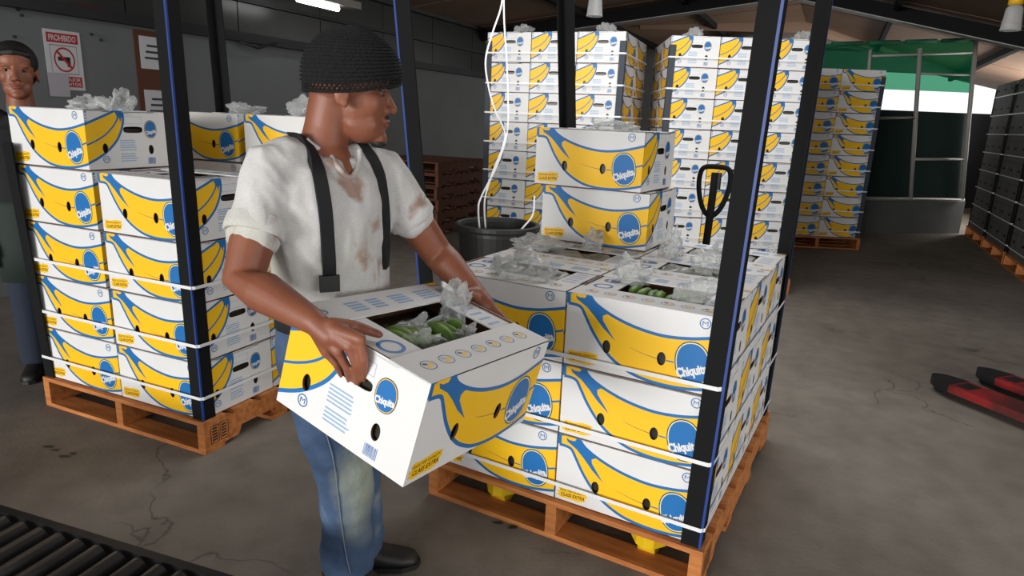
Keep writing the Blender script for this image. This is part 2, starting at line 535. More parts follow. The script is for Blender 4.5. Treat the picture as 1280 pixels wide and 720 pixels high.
def lay(mb, polys, m, fn, off):
    for p in polys:
        idx = [mb.vert(fn(x, y, off)) for x, y in p]
        mb.face(idx, m)

# ------------------------------------------------------------------ the carton: one design, copied everywhere
CW, CD, CH = .494, .394, .245           # carton size
PW, PD, PH = .500, .400, .248           # pitch in a stack
ZP = .145                               # pallet height
def fpt(x, y):
    """point of the long side's print, read off a squared-up view of that side, in metres"""
    u = (x - 62) / 540; t = (y - (78 + 32 * u)) / (277 + 18 * u)
    return ((x - (68 - 13 * t)) / (539 - 4 * t) * CW, (1 - t) * CH)
def ept(u, t):
    return (u * CD, (1 - t) * CH)
LONG_HOLES = [ell(*fpt(215, 267), .0135, .0215), ell(*fpt(408, 284), .0135, .0215)]
END_HOLES = [ell(*ept(.20, .635), .0125, .0205), ell(*ept(.745, .675), .0125, .0205), ell(*ept(.54, .325), .046, .0135, 0, 24, .55)]

def logo(cx, cy, rx, ry, rot=.0, small=False):
    L = []
    L.append((fill(ell(cx, cy, rx, ry, rot, 28, .9)), M_NAVY, .0010))
    L.append((fill(ell(cx, cy, rx * .94, ry * .95, rot, 28, .9)), M_YEL if small else M_CREAM, .0012))
    L.append((fill(ell(cx, cy, rx * .88, ry * .90, rot, 28, .9)), M_BLUE, .0014))
    L.append((text('Chiquita', cx + rx * .02, cy - ry * .36, rx * 1.78, ry * .56, rot + .20, .05), M_WHITE, .0016))
    return L
def m_mark(cx, cy, r):
    return [(ring(ell(cx, cy, r, r), ell(cx, cy, r * .83, r * .83)), M_BLUE, .0008), (text('M', cx, cy, r * 1.0, r * .85, 0, -.005), M_BLUE, .0008)]

def long_print():
    up = [(150, 80), (175, 112), (230, 146), (300, 175), (370, 193), (430, 200), (500, 197), (560, 187), (612, 176)]
    lo = [(72, 120), (116, 128), (137, 162), (162, 212), (195, 263), (232, 305), (272, 335), (320, 360), (380, 376), (440, 383), (500, 383), (560, 376), (612, 366)]
    U = [(p.x, p.y) for p in smooth_path([fpt(*p) for p in up], 5)]
    Lw = [(p.x, p.y) for p in smooth_path([fpt(*p) for p in lo], 5)]
    body = [fpt(66, 78)] + U + Lw[::-1]
    L = [(fill(body), M_YEL, .0003)]
    w = .0098
    L.append((stroke([fpt(*p) for p in up], w), M_BLUE, .0006))
    L.append((stroke([fpt(*p) for p in lo], w), M_BLUE, .0006))
    # the stalk: a blue wedge that runs down into the fruit
    wedge = [fpt(*p) for p in ((96, 78), (152, 78), (178, 112), (232, 146), (212, 146), (200, 154), (201, 170), (215, 192), (246, 240), (202, 198), (170, 158), (140, 126), (104, 102))]
    L.append((fill(wedge), M_BLUE, .0008))
    L.append((fill([fpt(*p) for p in ((86, 80), (128, 80), (140, 86), (132, 95), (112, 94), (98, 86))]), M_YEL, .0010))
    L.append((fill([fpt(*p) for p in ((60, 78), (80, 78), (80, 118), (60, 120))]), M_BLUE, .0007))
    L.append((fill([fpt(*p) for p in ((60, 72), (160, 72), (160, 83), (60, 83))]), M_BLUE, .0005))
    L.append((stroke([fpt(298, 258), fpt(345, 274), fpt(395, 286)], [.0006, .002]), M_NAVY, .0007))
    L.append((stroke([fpt(424, 288), fpt(450, 291)], .004, 1), M_BLUE, .0007))
    L.append((stroke([fpt(568, 276), fpt(592, 270), fpt(614, 262)], .0066), M_BLUE, .0007))
    L += logo(*fpt(511, 288), .0535, .069, .16)
    L += m_mark(*fpt(546, 136), .0165)
    bx, by = fpt(126, 320)
    brush = [(-.058, -.012), (-.04, -.02), (-.01, -.019), (.02, -.023), (.048, -.016), (.044, -.009), (.057, .002), (.05, .006), (.054, .016), (.02, .021), (-.01, .017), (-.045, .02), (-.052, .012), (-.044, .006), (-.06, .001), (-.05, -.004)]
    c, s = math.cos(.06), math.sin(.06)
    L.append((fill([(bx + x * c - y * s, by + x * s + y * c) for x, y in brush]), M_YEL, .0004))
    L.append((text('SELECTED QUALITY', bx, by + .0085, .092, .0085, .06, .01, .2), M_INK, .0006))
    L.append((text('CLASS EXTRA', bx + .002, by - .0065, .088, .0125, .06, .02, .2), M_INK, .0006))
    return clipped(L, LONG_HOLES, CW)
def end_print():
    up = [(0, .235), (.10, .17), (.20, .105), (.29, .045), (.345, .0)]
    rt = [(.425, .0), (.435, .10), (.425, .22), (.39, .37), (.33, .52), (.23, .67), (.12, .785), (0, .875)]
    U = [(p.x, p.y) for p in smooth_path([ept(*p) for p in up], 5)]
    R = [(p.x, p.y) for p in smooth_path([ept(*p) for p in rt], 5)]
    L = [(fill([ept(0, .235)] + U + R), M_YEL, .0003)]
    L.append((stroke([ept(-.02, .25)] + [ept(*p) for p in up], .0098), M_BLUE, .0006))
    L.append((stroke([ept(*p) for p in rt] + [ept(-.02, .89)], .0098), M_BLUE, .0006))
    L.append((stroke([ept(-.02, .585), ept(.10, .51), ept(.22, .40), ept(.32, .25), ept(.39, .08)], .0066), M_BLUE, .0007))
    L.append((fill([ept(*p) for p in ((.325, -.01), (.435, -.01), (.445, .1), (.435, .2), (.415, .11), (.40, .2), (.385, .10), (.365, .17), (.36, .07))]), M_BLUE, .0008))
    L += m_mark(*ept(.20, .82), .0155)
    L += logo(*ept(.755, .315), .030, .039, 0, True)
    # printed frame over the hand hole, small type, bar code
    L.append((ring([ept(.44, .10), ept(.65, .10), ept(.65, .225), ept(.44, .225)], [ept(.443, .105), ept(.647, .105), ept(.647, .22), ept(.443, .22)]), M_PALE, .0004))
    rr = random.Random(3)
    for i in range(9):
        t = .50 + i * .04 + (.03 if i > 4 else 0)
        L.append((fill([ept(.37, t), ept(.37 + .2 * rr.uniform(.8, 1.1), t), ept(.37 + .2 * .9, t + .016), ept(.37, t + .016)]), M_PALE, .0004))
    for i in range(14):
        x = .695 + i * .0068
        L.append((fill([ept(x, .815), ept(x + rr.choice((.002, .0035, .005)), .815), ept(x + .003, .93), ept(x, .93)]), M_BLUE, .0004))
    for i in range(5):
        L.append((fill([ept(.008, .02 + .05 * i), ept(.03, .02 + .05 * i), ept(.03, .05 + .05 * i), ept(.008, .05 + .05 * i)]), M_BLUE if i == 0 else M_PALE, .0004))
    return clipped(L, END_HOLES, CD)
def clipped(L, holes, w):
    out = []
    for polys, m, off in L:
        polys = [p if _area(p) > 0 else p[::-1] for p in polys]
        out.append((cut_holes(clip_rect(polys, 0, 0, w, CH), holes), m, off))
    return out
def _area(p):
    return sum(p[i][0] * p[(i + 1) % len(p)][1] - p[(i + 1) % len(p)][0] * p[i][1] for i in range(len(p)))

SIDES = {  # (s, h, outward offset) -> carton space
    'front': lambda s, h, o: (s, -o, h),
    'back': lambda s, h, o: (CW - s, CD + o, h),
    'right': lambda s, h, o: (CW + o, s, h),
    'left': lambda s, h, o: (-o, CD - s, h)}
LID0 = .004
def body_mb():
    mb = MB()
    for side in SIDES:
        fn = SIDES[side]; w, holes = (CW, LONG_HOLES) if side in ('front', 'back') else (CD, END_HOLES)
        quad = [((0, LID0), (w, LID0), (w, CH), (0, CH))]
        lay(mb, cut_holes(quad, holes), M_WHITE, fn, 0)
        lay(mb, cut_holes(quad, holes), M_KRAFT, fn, -.005)
        for hole in holes:
            for i in range(len(hole)):
                a, b = hole[i], hole[(i + 1) % len(hole)]
                mb.face([mb.vert(fn(*a, 0)), mb.vert(fn(*b, 0)), mb.vert(fn(*b, -.006)), mb.vert(fn(*a, -.006))], M_KRAFT)
        mb.face([mb.vert(fn(0, LID0, 0)), mb.vert(fn(w, LID0, 0)), mb.vert(fn(w, LID0, -.006)), mb.vert(fn(0, LID0, -.006))], M_WHITE)
    return mb
def tray_mb():
    return MB().box((.005, .005, 0), (CW - .005, CD - .005, .014), M_KRAFT)
def print_mb(sides, layers):
    mb = MB()
    for sd in sides:
        for polys, m, off in layers: lay(mb, polys, m, SIDES[sd], off)
    return mb
OX0, OX1, OY0, OY1 = .115, .400, .112, .290         # the opening in the top
def topfn(x, y, o): return (x, y, CH + o)
def long_flap_mb(back):
    mb = MB()
    y0, y1 = (OY1, CD) if back else (0, OY0)
    mb.box((0, y0, CH - .0035), (CW, y1, CH), M_WHITE)
    yc = (y0 + y1) / 2
    if back:
        for cx in (.03, .46): 
            for P, m, o in m_mark(cx, yc, .013): lay(mb, P, m, topfn, o)
        for cx, w in ((.11, .05), (.18, .045), (.26, .06), (.36, .07)):
            for k in range(4): lay(mb, [((cx, yc - .026 + k * .013), (cx + w, yc - .026 + k * .013), (cx + w * .95, yc - .018 + k * .013), (cx, yc - .018 + k * .013))], M_PALE, topfn, .0004)
        lay(mb, [((.455, CD - .018), (.494, CD - .018), (.494, CD), (.455, CD))], M_YEL, topfn, .0004)
        lay(mb, stroke([(.455, CD), (.456, CD - .018), (.494, CD - .019)], .005, 0), M_BLUE, topfn, .0006)
    else:
        for i in range(7):
            cx = .06 + i * .062; 
            lay(mb, ring(ell(cx, yc, .021, .018, 0, 16), ell(cx, yc, .019, .016, 0, 16)), M_NAVY, topfn, .0004)
            lay(mb, fill(ell(cx + .003, yc - .002, .012, .006, .5, 12)), M_YEL, topfn, .0004)
            lay(mb, fill(ell(cx - .006, yc + .006, .007, .004, -.3, 10)), M_PALE if i % 2 else M_NAVY, topfn, .0005)
    return mb
def end_flap_mb(right):
    mb = MB()
    x0, x1 = (OX1, CW) if right else (0, OX0)
    mb.box((x0, OY0 - .03, CH - .008), (x1, OY1 + .03, CH - .0045), M_WHITE)
    fn = lambda x, y, o: (x, y, CH - .0045 + o)
    xc = (x0 + x1) / 2
    if right:
        for k in range(5): lay(mb, [((x0 + .012, .135 + k * .03), (x1 - .03, .135 + k * .03), (x1 - .03, .145 + k * .03), (x0 + .012, .145 + k * .03))], M_PALE, fn, .0004)
    else:
        for P, m, o in logo(xc, .245, .024, .031, 0, True): lay(mb, [[(xc + (y - .245), .245 - (x - xc)) for x, y in p] for p in P], m, fn, o)
        lay(mb, ring(ell(xc, .158, .034, .031), ell(xc, .158, .024, .022)), M_BLUE, fn, .0004)
    return mb
def liner_mb(low=False):
    mb = MB()
    g = 12
    mb.box((.012, .012, .012), (CW - .012, CD - .012, CH - .075), M_LINER)
    x0, x1, y0, y1 = .02, CW - .02, .05, CD - .05; nx, ny = 26, 18; b = len(mb.v)
    for i in range(nx + 1):
        for j in range(ny + 1):
            x, y = x0 + (x1 - x0) * i / nx, y0 + (y1 - y0) * j / ny
            e = min(1, min(x - x0, x1 - x) / .09) * min(1, min(y - y0, y1 - y) / .07)
            mb.vert((x, y, CH - .060 + (.008 if low else .046) * e + (.010 + .012 * e) * noise.noise(Vector((x * 14, y * 14, 2))) + .014 * abs(noise.noise(Vector((x * 34, y * 34, 7)))) - (.012 if low else 0)))
    for i in range(nx):
        for j in range(ny): mb.face((b + i * (ny + 1) + j, b + (i + 1) * (ny + 1) + j, b + (i + 1) * (ny + 1) + j + 1, b + i * (ny + 1) + j + 1), M_WRAP)
    return mb
LONG_L, END_L = long_print(), end_print()
CARTON = {'body': body_mb().mesh('carton_walls'), 'tray': tray_mb().mesh('carton_tray'),
          'side_print': print_mb(('front', 'back'), LONG_L).mesh('side_print'), 'end_print': print_mb(('right', 'left'), END_L).mesh('end_print'),
          'front_flap': long_flap_mb(False).mesh('front_flap'), 'rear_flap': long_flap_mb(True).mesh('rear_flap'),
          'left_flap': end_flap_mb(False).mesh('left_flap'), 'right_flap': end_flap_mb(True).mesh('right_flap'),
          'liner': liner_mb().mesh('fruit_wrap'), 'liner_low': liner_mb(True).mesh('fruit_wrap_low')}
PARTS = [('carton_walls', 'body', None), ('base_tray', 'tray', 'brown cardboard base tray'), ('banana_print', 'side_print', 'yellow banana print with blue oval emblem'),
         ('end_print', 'end_print', 'banana tip, emblem and small print'), ('top_flap', 'front_flap', None), ('top_flap', 'rear_flap', None),
         ('end_flap', 'left_flap', None), ('end_flap', 'right_flap', None), ('fruit_wrap', 'liner', 'wrinkled grey fruit wrap')]
def joined_carton():
    mb = body_mb(); 
    for extra in (tray_mb(), print_mb(('front', 'back'), LONG_L), print_mb(('right', 'left'), END_L), long_flap_mb(False), long_flap_mb(True), end_flap_mb(False), end_flap_mb(True), liner_mb(True)):
        n = len(mb.v); mb.v += extra.v
        for f, mi in zip(extra.f, extra.mi): mb.face([n + i for i in f], extra.mats[mi])
    return mb.mesh('banana_carton')
CARTON_ONE = joined_carton()
def carton(label, group, M, detailed=True, opened=False):
    if detailed:
        o = link('banana_carton', None); o.empty_display_size = .05
        for nm, key, lb in PARTS:
            c = link(nm, CARTON['liner_low' if opened and key == 'liner' else key], o)
            if lb: c['label'] = lb
    else:
        o = link('banana_carton', CARTON_ONE)
    o.matrix_world = M
    return tag(o, label, 'carton', group)

class Frame:
    """a stack's own frame on the floor: u along its face, v into its depth"""
    def __init__(s, x, y, th):
        s.o = Vector((x, y, 0)); s.th = th
        s.u = Vector((math.cos(th), math.sin(th), 0)); s.v = Vector((-math.sin(th), math.cos(th), 0))
    def p(s, u, v, z=0.0):
        return s.o + s.u * u + s.v * v + Vector((0, 0, z))
    def M(s, u, v, z=0.0, rz=0.0):
        return Matrix.Translation(s.p(u, v, z)) @ Matrix.Rotation(s.th + rz, 4, 'Z')
ORD = ['first', 'second', 'third', 'fourth', 'fifth', 'sixth', 'seventh', 'eighth']

# ------------------------------------------------------------------ pallets, straps, corner posts
def _pallet_parts(wd, dp, W):
    """wd across the fork openings, dp along the stringers"""
    st = ZP - .036; out = []
    prof = [(0, .018), (.16, .018), (.18, .018), (.20, .058), (.40, .058), (.42, .018), (dp - .42, .018), (dp - .40, .058), (dp - .20, .058), (dp - .18, .018), (dp, .018), (dp, .018 + st), (0, .018 + st)]
    s = MB().prism(prof, 0, .04, W, lambda x, y, z: (y, x, z)).mesh('stringer')
    out += [('stringer', s, (0, 0, 0)), ('stringer', s, (wd / 2 - .02, 0, 0)), ('stringer', s, (wd - .04, 0, 0))]
    nb = 8; bw = .115; gap = (dp - nb * bw) / (nb - 1)
    d = MB().box((0, 0, 0), (wd, bw, .018), W).mesh('deck_board')
    out += [('deck_board', d, (0, k * (bw + gap), ZP - .018)) for k in range(nb)]
    b = MB().box((0, 0, 0), (wd, .10, .018), W).mesh('bottom_board')
    out += [('bottom_board', b, (0, k * (dp - .10) / 3, 0)) for k in range(4)]
    st_ = MB()
    for x0, x1 in ((.03, .075), (.08, .125)):
        lay(st_, ring([(x0, .035), (x1, .035), (x1, .115), (x0, .115)], [(x0 + .003, .038), (x1 - .003, .038), (x1 - .003, .112), (x0 + .003, .112)]), M_INK, lambda x, y, o: (wd + o, x, y), .0006)
        for k in range(5):
            lay(st_, [((x0 + .009, .046 + k * .013), (x1 - .009, .046 + k * .013), (x1 - .012, .053 + k * .013), (x0 + .009, .053 + k * .013))], M_INK, lambda x, y, o: (wd + o, x, y), .0006)
    out.append(('ink_stamp', st_.mesh('ink_stamp'), (0, 0, 0)))
    return out
_PAL = {}
def pallet(label, M, wd=1.04, dp=1.24, W=None, group=None, stamp=True):
    W = W or M_WOOD
    key = (wd, dp, W.name)
    if key not in _PAL: _PAL[key] = _pallet_parts(wd, dp, W)
    o = link('wooden_pallet', None); o.empty_display_size = .05
    o.matrix_world = M
    for nm, me, loc in _PAL[key]:
        if nm == 'ink_stamp' and not stamp: continue
        c = link(nm, me, o); c.location = loc
        if nm == 'ink_stamp': c['label'] = 'black ink stamp boxes'
    return tag(o, label, 'pallet', group)
def strap(fr, u0, u1, v0, v1, z, label, group, h=.013, off=.004, dz=0.0):
    e = off; c = .012
    path = [(u0 - e + c, v0 - e), (u1 + e - c, v0 - e), (u1 + e, v0 - e + c), (u1 + e, v1 + e - c), (u1 + e - c, v1 + e), (u0 - e + c, v1 + e), (u0 - e, v1 + e - c), (u0 - e, v0 - e + c)]
    mb = MB(); n = len(path)
    cx, cy = (u0 + u1) / 2, (v0 + v1) / 2
    for (u, v) in path:
        for k, (zz, inn) in enumerate(((0, 0), (h, 0), (h, .0012), (0, .0012))):
            w = dz * ((u - cx) / (u1 - u0))
            uu = u - math.copysign(inn, u - cx); vv = v - math.copysign(inn, v - cy)
            mb.vert(fr.p(uu, vv, z + zz + w))
    for i in range(n):
        j = (i + 1) % n
        for k in range(4):
            l = (k + 1) % 4
            mb.face((i * 4 + k, j * 4 + k, j * 4 + l, i * 4 + l), M_STRAP)
    return tag(mb.build('strapping_band'), label, 'strap', group)
def corner_post(base, top, du, dv, label, group, leg=.062, th=.005, m=None, stripe=True):
    """L-shaped corner post from base to top; legs run along du and dv from the outer corner"""
    base, top = Vector(base), Vector(top); m = m or M_POST
    o = thing('corner_post', label, 'post', base, 0, group)
    d = top - base
    def ext(outl, mm, nm):
        mb = MB(); k = len(outl); n = 0
        for w in (Vector(), d):
            for (x, y) in outl: mb.vert(w + du * x + dv * y)
        for t in tessellate_polygon([[Vector((x, y, 0)) for x, y in outl]]):
            mb.face(t, mm); mb.face([k + i for i in reversed(t)], mm)
        for i in range(k):
            j = (i + 1) % k; mb.face((i, j, k + j, k + i), mm)
        return mb.build(nm, o)
    ext([(0, 0), (leg, 0), (leg, th), (th, th), (th, leg), (0, leg)], m, 'angle_profile')
    if stripe:
        e = .0012; w = .0065
        s = ext([(-e, -e), (w, -e), (w, 0), (0, 0), (0, w), (-e, w)], M_STRIPE, 'edge_stripe')
        s['label'] = 'bright blue edge stripe'
    return o

# ------------------------------------------------------------------ the shed
def ab_box(name, a0, a1, b0, b1, z0, z1, m, parent=None):
    mb = MB(); P = [AB(a, b, z) for z in (z0, z1) for a, b in ((a0, b0), (a1, b0), (a1, b1), (a0, b1))]
    for p in P: mb.vert(p)
    for q in ((0,3,2,1),(4,5,6,7),(0,1,5,4),(1,2,6,5),(2,3,7,6),(3,0,4,7)): mb.face(q, m)
    return mb.build(name, parent)
M_FLOOR = floor_material()
M_WALL = mat('grey_painted_block', (112, 115, 117), .7, var=.12, scale=1.5, bump=.1, bscale=14)
M_PANEL = mat('dark_glossy_sheet', (58, 60, 58), .28, var=.25, scale=2.5)
M_DARK = mat('dark_paint', (30, 32, 35), .55)
M_NAVYBEAM = mat('dark_blue_grey_steel', (14, 15, 18), .75, spec=.2)
M_ROOF = mat('brown_grey_roof_sheet', (140, 112, 92), .7, var=.2, scale=1.2)
M_PALEMETAL = mat('pale_galvanised', (150, 147, 142), .5)
M_LOWWALL = mat('grey_render', (92, 92, 92), .8, var=.15, scale=3)
M_NETDARK = mat('net_darkness', (18, 42, 36), .7, var=.3, scale=1.5)  # darkness behind the lower net, put into an opaque dark colour
struct(ab_box('floor', -7, 22, -7, 9, -.12, 0, M_FLOOR))
BW = -5.35
wl = struct(ab_box('wall_left', -3.2, 17, BW - .15, BW, 0, 2.03, M_WALL))
struct(ab_box('wall_left_upper', -3.2, 17, BW - .15, BW - .03, 2.03, 2.95, M_DARK))
struct(ab_box('trim_1', -3.2, 17, BW - .02, BW + .10, 2.03, 2.115, M_DARK))
struct(ab_box('trim_2', -3.2, 17, BW - .02, BW + .03, 2.40, 2.435, M_DARK))
struct(ab_box('trim_3', -3.2, 17, BW - .02, BW + .06, 2.74, 2.80, M_DARK))
wu = bpy.data.objects['wall_left_upper']
for row, (z0, z1) in enumerate(((2.12, 2.395), (2.44, 2.735))):
    for k in range(17):
        ab_box('wall_panel', -3.1 + k * 1.16, -3.1 + k * 1.16 + 1.148, BW - .03, BW - .005, z0, z1, M_PANEL, wu)
# roof: two slopes meeting in a low ridge
RB, RZ = -.8, 3.16
def roof_z(b): return RZ + (.11 * (b - RB) if b < RB else -.245 * (b - RB))
def roof_slab(name, a0, a1, b0, b1, dz0, dz1, m, parent=None):
    mb = MB()
    for dz in (dz0, dz1):
        for a, b in ((a0, b0), (a1, b0), (a1, b1), (a0, b1)): mb.vert(AB(a, b, roof_z(b) + dz))
    for q in ((0,3,2,1),(4,5,6,7),(0,1,5,4),(1,2,6,5),(2,3,7,6),(3,0,4,7)): mb.face(q, m)
    return mb.build(name, parent)
ceil = struct(link('ceiling', None)); ceil['label'] = 'brown-grey sheet roof on dark steel rafters'
for k in range(20):
    a0 = -1.6 + k * .95
    for b0, b1 in ((-5.5, -2.3), (-2.3, RB), (RB, 1.1), (1.1, 4.3)):
        if 2.5 < a0 < 4.4 and b0 in (-2.3, RB): continue      # unseen bays left open above the added overhead fill
        roof_slab('roof_sheet', a0, a0 + .945, b0, b1, .12 + .004 * (k % 2), .14 + .004 * (k % 2), M_ROOF, ceil)
n = 4
for a0 in (2.2, 10.0):
    for b0, b1 in ((-5.3, RB), (RB, 4.2)):
        struct(roof_slab('trim_%d' % n, a0, a0 + .14, b0, b1, -.07, .10, M_NAVYBEAM)); n += 1
        struct(roof_slab('trim_%d' % n, a0 - .03, a0 + .17, b0, b1, -.082, -.07, M_PALEMETAL)); n += 1
for b0 in (-3.6, -2.2, .4, 1.9):          # purlins that run with the shed
    struct(roof_slab('trim_%d' % n, -1.5, 17, b0, b0 + .06, .03, .118, M_NAVYBEAM)); n += 1
# end of the aisle: low block wall, posts, green net over it, dark sheet for the darkness behind its lower part
G0 = Vector((5.19, 9.61, 0)); GD = Vector((.97, .24, 0)).normalized(); GN = Vector((GD.y, -GD.x, 0))
def gp(px, py, back=0.0):
    return at_plane(px, py, G0 - GN * back, GN)
def g_quad(name, pix, m, back=0.0, th=.02, parent=None):
    P = [gp(x, y, back) for x, y in pix]; mb = MB(); k = len(P)
    for w in (0, th):
        for p in P: mb.vert(p - GN * w)
    mb.face(range(k), m); mb.face([k + i for i in reversed(range(k))], m)
    for i in range(k): mb.face((i, (i + 1) % k, k + (i + 1) % k, k + i), m)
    return mb.build(name, parent)
lw = MB(); e0, e1 = G0 - GD * 2.6, G0 + GD * 1.55
zt = gp(1120, 250).z
for p in (e0, e1, e1 - GN * .15, e0 - GN * .15):
    lw.vert(p); 
for p in (e0, e1, e1 - GN * .15, e0 - GN * .15):
    lw.vert(p + Vector((0, 0, zt)))
for q in ((0,3,2,1),(4,5,6,7),(0,1,5,4),(1,2,6,5),(2,3,7,6),(3,0,4,7)): lw.face(q, M_LOWWALL)
struct(lw.build('wall_back'))
nt = thing('shade_net_screen', 'green shade net screen with pale posts over the low wall at the aisle end', 'net', (0, 0, 0))
g_quad('net_panel', ((950, 57), (1030, 55), (1100, 52), (1222, 49), (1212, 116), (1090, 111), (940, 108)), net_material(), 0, .004, nt)
t_ = g_quad('net_darkness_panel', ((930, 136), (1095, 137), (1212, 142), (1204, 249), (920, 245)), M_NETDARK, 0, .01, nt); t_['label'] = 'dark green sheet for the darkness behind the net, below the open band'
for (x0, y0, x1, y1, r) in ((1150, 60, 1138, 250, .03), (1220, 50, 1202, 250, .03), (1088, 62, 1085, 96, .022), (1080, 148, 1146, 147, .02), (1142, 199, 1206, 199, .02), (1090, 70, 1218, 66, .016), (1150, 92, 1212, 94, .016), (950, 246, 1204, 250, .03)):
    MB().tube([gp(x0, y0, -.04), gp(x1, y1, -.04)], r, M_PALEMETAL, 8).build('net_post', nt)
for i in range(4):
    MB().tube([gp(1040 + 46 * i, 55 - 1.3 * i, -.02), gp(1078 + 46 * i, 54 - 1.5 * i, -.02)], .028, MATS.get('deep_green') or mat('deep_green', (8, 92, 66), .8), 8).build('net_hem', nt)
# lintel and gable sheets of the bay beyond
struct(g_quad('trim_%d' % n, ((1000, 62), (1150, 67), (1400, 82), (1400, 106), (1150, 91), (1000, 84)), M_LOWWALL, 3.0, .2)); n += 1
gw = struct(g_quad('wall_far', ((800, -40), (1400, -40), (1400, 81), (1225, 68), (1110, 66), (1000, 41), (800, 36)), M_ROOF, 3.0, .05))
struct(g_quad('wall_far_lower', ((960, 46), (1000, 47), (1112, 72), (1112, 76), (960, 70)), M_ROOF, 3.2, .05))
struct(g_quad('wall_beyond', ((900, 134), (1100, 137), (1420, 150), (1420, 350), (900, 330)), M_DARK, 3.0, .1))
struct(ab_box('wall_end', 14.6, 14.75, BW, -1.6, 0, 3.1, M_LOWWALL))
struct(ab_box('wall_right', 2.5, 17, 4.1, 4.25, 0, 2.4, M_DARK))  # unseen; near end extended to block side light from the stack by the net
# ------------------------------------------------------------------ on the left wall
WN = B_AX
def wpt(px, py, off=0.0):
    return at_plane(px, py, B_AX * (BW + off), WN)
def wall_board(name, a0, a1, z0, z1, m, th, parent=None, off=.002):
    return ab_box(name, a0, a1, BW + off, BW + off + th, z0, z1, m, parent)
tl, br = wpt(52, 35), wpt(108, 112)
sa0, sa1, sz1, sz0 = tl.dot(A_AX), br.dot(A_AX) - .01, tl.z, br.z - .01
M_SIGN = mat('sign_white', (205, 205, 208), .4); M_RED = mat('sign_red', (176, 22, 34), .4)
sg = thing('warning_sign', 'white and red PROHIBIDO wall sign with a crossed-out ring', 'sign', AB(sa0, BW, sz0))
sg.location = (0, 0, 0)
wall_board('sign_board', sa0, sa1, sz0, sz1, M_SIGN, .004, sg)
sw, sh = sa1 - sa0, sz1 - sz0
sfn = lambda x, y, o: AB(sa0 + x * sw, BW + .006 + o, sz0 + y * sh)
def rrect(x0, y0, x1, y1): return [((x0, y0), (x1, y0), (x1, y1), (x0, y1))]
for y0, y1 in ((.79, .95), (.05, .23)):
    mb = MB(); lay(mb, rrect(.07, y0, .93, y1), M_RED, sfn, .0004); mb.build('red_band', sg)
mb = MB()
lay(mb, text('PROHIBIDO', .5, .87, .74, .10, 0, .02), M_SIGN, sfn, .0008)
lay(mb, text('INTRODUCIR', .5, .18, .78, .055, 0, .02), M_SIGN, sfn, .0008); lay(mb, text('ALIMENTOS', .5, .10, .78, .055, 0, .02), M_SIGN, sfn, .0008)
mb.build('lettering', sg)
mb = MB()
lay(mb, ring(rrect(.13, .27, .87, .75)[0], rrect(.14, .28, .86, .74)[0]), M_INK, sfn, .0004)
lay(mb, ring(ell(.5, .51, .29, .21), ell(.5, .51, .25, .18)), M_RED, sfn, .0010)
lay(mb, stroke([(.31, .65), (.69, .37)], .05, 0), M_RED, sfn, .0010)
lay(mb, rrect(.32, .49, .64, .56) + [((.56, .40), (.66, .38), (.66, .56), (.58, .56))], M_INK, sfn, .0006)
mb.build('crossed_ring', sg)
pt = wpt(58, 92); pa = pt.dot(A_AX)
tag(wall_board('torn_paper', pa, pa + .15, pt.z - .16, pt.z + .01, mat('worn_paper', (176, 172, 180), .8), .002, None, .012), 'torn pale paper stuck over the lower corner of the wall sign', 'paper')
c0 = wpt(165, 36); ca = c0.dot(A_AX)
bd = thing('notice_board', 'brown cardboard notice panel with two white papers on the grey wall', 'notice board')
wall_board('backing_board', ca, ca + .42, c0.z - .78, c0.z, mat('brown_board', (92, 52, 36), .8), .01, bd)
q0, q1 = wpt(173, 44, .014), wpt(180, 112, .014)
for pt, w, h in ((q0, .26, .26), (q1, .26, .26)):
    a_ = pt.dot(A_AX)
    pp = wall_board('paper_sheet', a_, a_ + w, pt.z - h, pt.z, M_SIGN, .002, bd, .013)
    mb = MB(); pf = lambda x, y, o: AB(a_ + x * w, BW + .0155 + o, pt.z - h + y * h)
    for k in range(3): lay(mb, rrect(.15 + .05 * k, .30 + .19 * k, .85, .37 + .19 * k), M_GUARD, pf, .0003)
    mb.build('faded_text', pp)
for lab, pts, r in (('red cable sagging along the grey wall under the dark ledge', [(0, -2), (60, 4), (110, 8), (180, 24)], .012), ('red cable drooping beneath ledge behind the cap', [(350, 52), (375, 60), (400, 62), (430, 58)], .01)):
    tag(MB().tube(smooth_path([wpt(x, y, .06) for x, y in pts], 5), r, mat('red_cable', (140, 30, 26), .5), 6).build('wall_cable'), lab, 'cable')
o = thing('wall_bracket', 'dark metal bracket hanging under the wall ledge', 'bracket')
MB().tube([wpt(300, 52, .1), wpt(322, 60, .1), wpt(345, 54, .1)], .014, M_DARK, 6).build('bracket_arm', o)
MB().tube([wpt(300, 50, .06), wpt(345, 52, .06)], .018, M_DARK, 6).build('bracket_plate', o)
for px, py in ((22, 12), (27, 19), (18, 46), (114, 43), (126, 50)):
    p = wpt(px, py, .004); tag(MB().tube([p - B_AX * .01, p + B_AX * .012], .011, M_DARK, 8).build('wall_fixing'), 'small dark fixing in the grey wall near the sign', 'bolt', 'fixings in the grey wall')
# tube lamp high on the left
lp = thing('tube_lamp', 'bright tube lamp fixture above the left wall panels', 'lamp')
lc = at_plane(398, 4, B_AX * (BW + .5), WN); la = lc.dot(A_AX)
ab_box('lamp_housing', la - .35, la + .55, BW + .42, BW + .60, lc.z + .02, lc.z + .09, M_PALEMETAL, lp)
MB().tube([AB(la - .30, BW + .51, lc.z - .01), AB(la + .28, BW + .51, lc.z - .01)], .028, mat('lit_tube', (255, 255, 255), .4, emit=((255, 255, 255), 6)), 10).build('light_tube', lp)
ab_box('lamp_bracket', la + .40, la + .46, BW + .47, BW + .55, lc.z + .08, roof_z(BW + .47) + .118, M_DARK, lp)
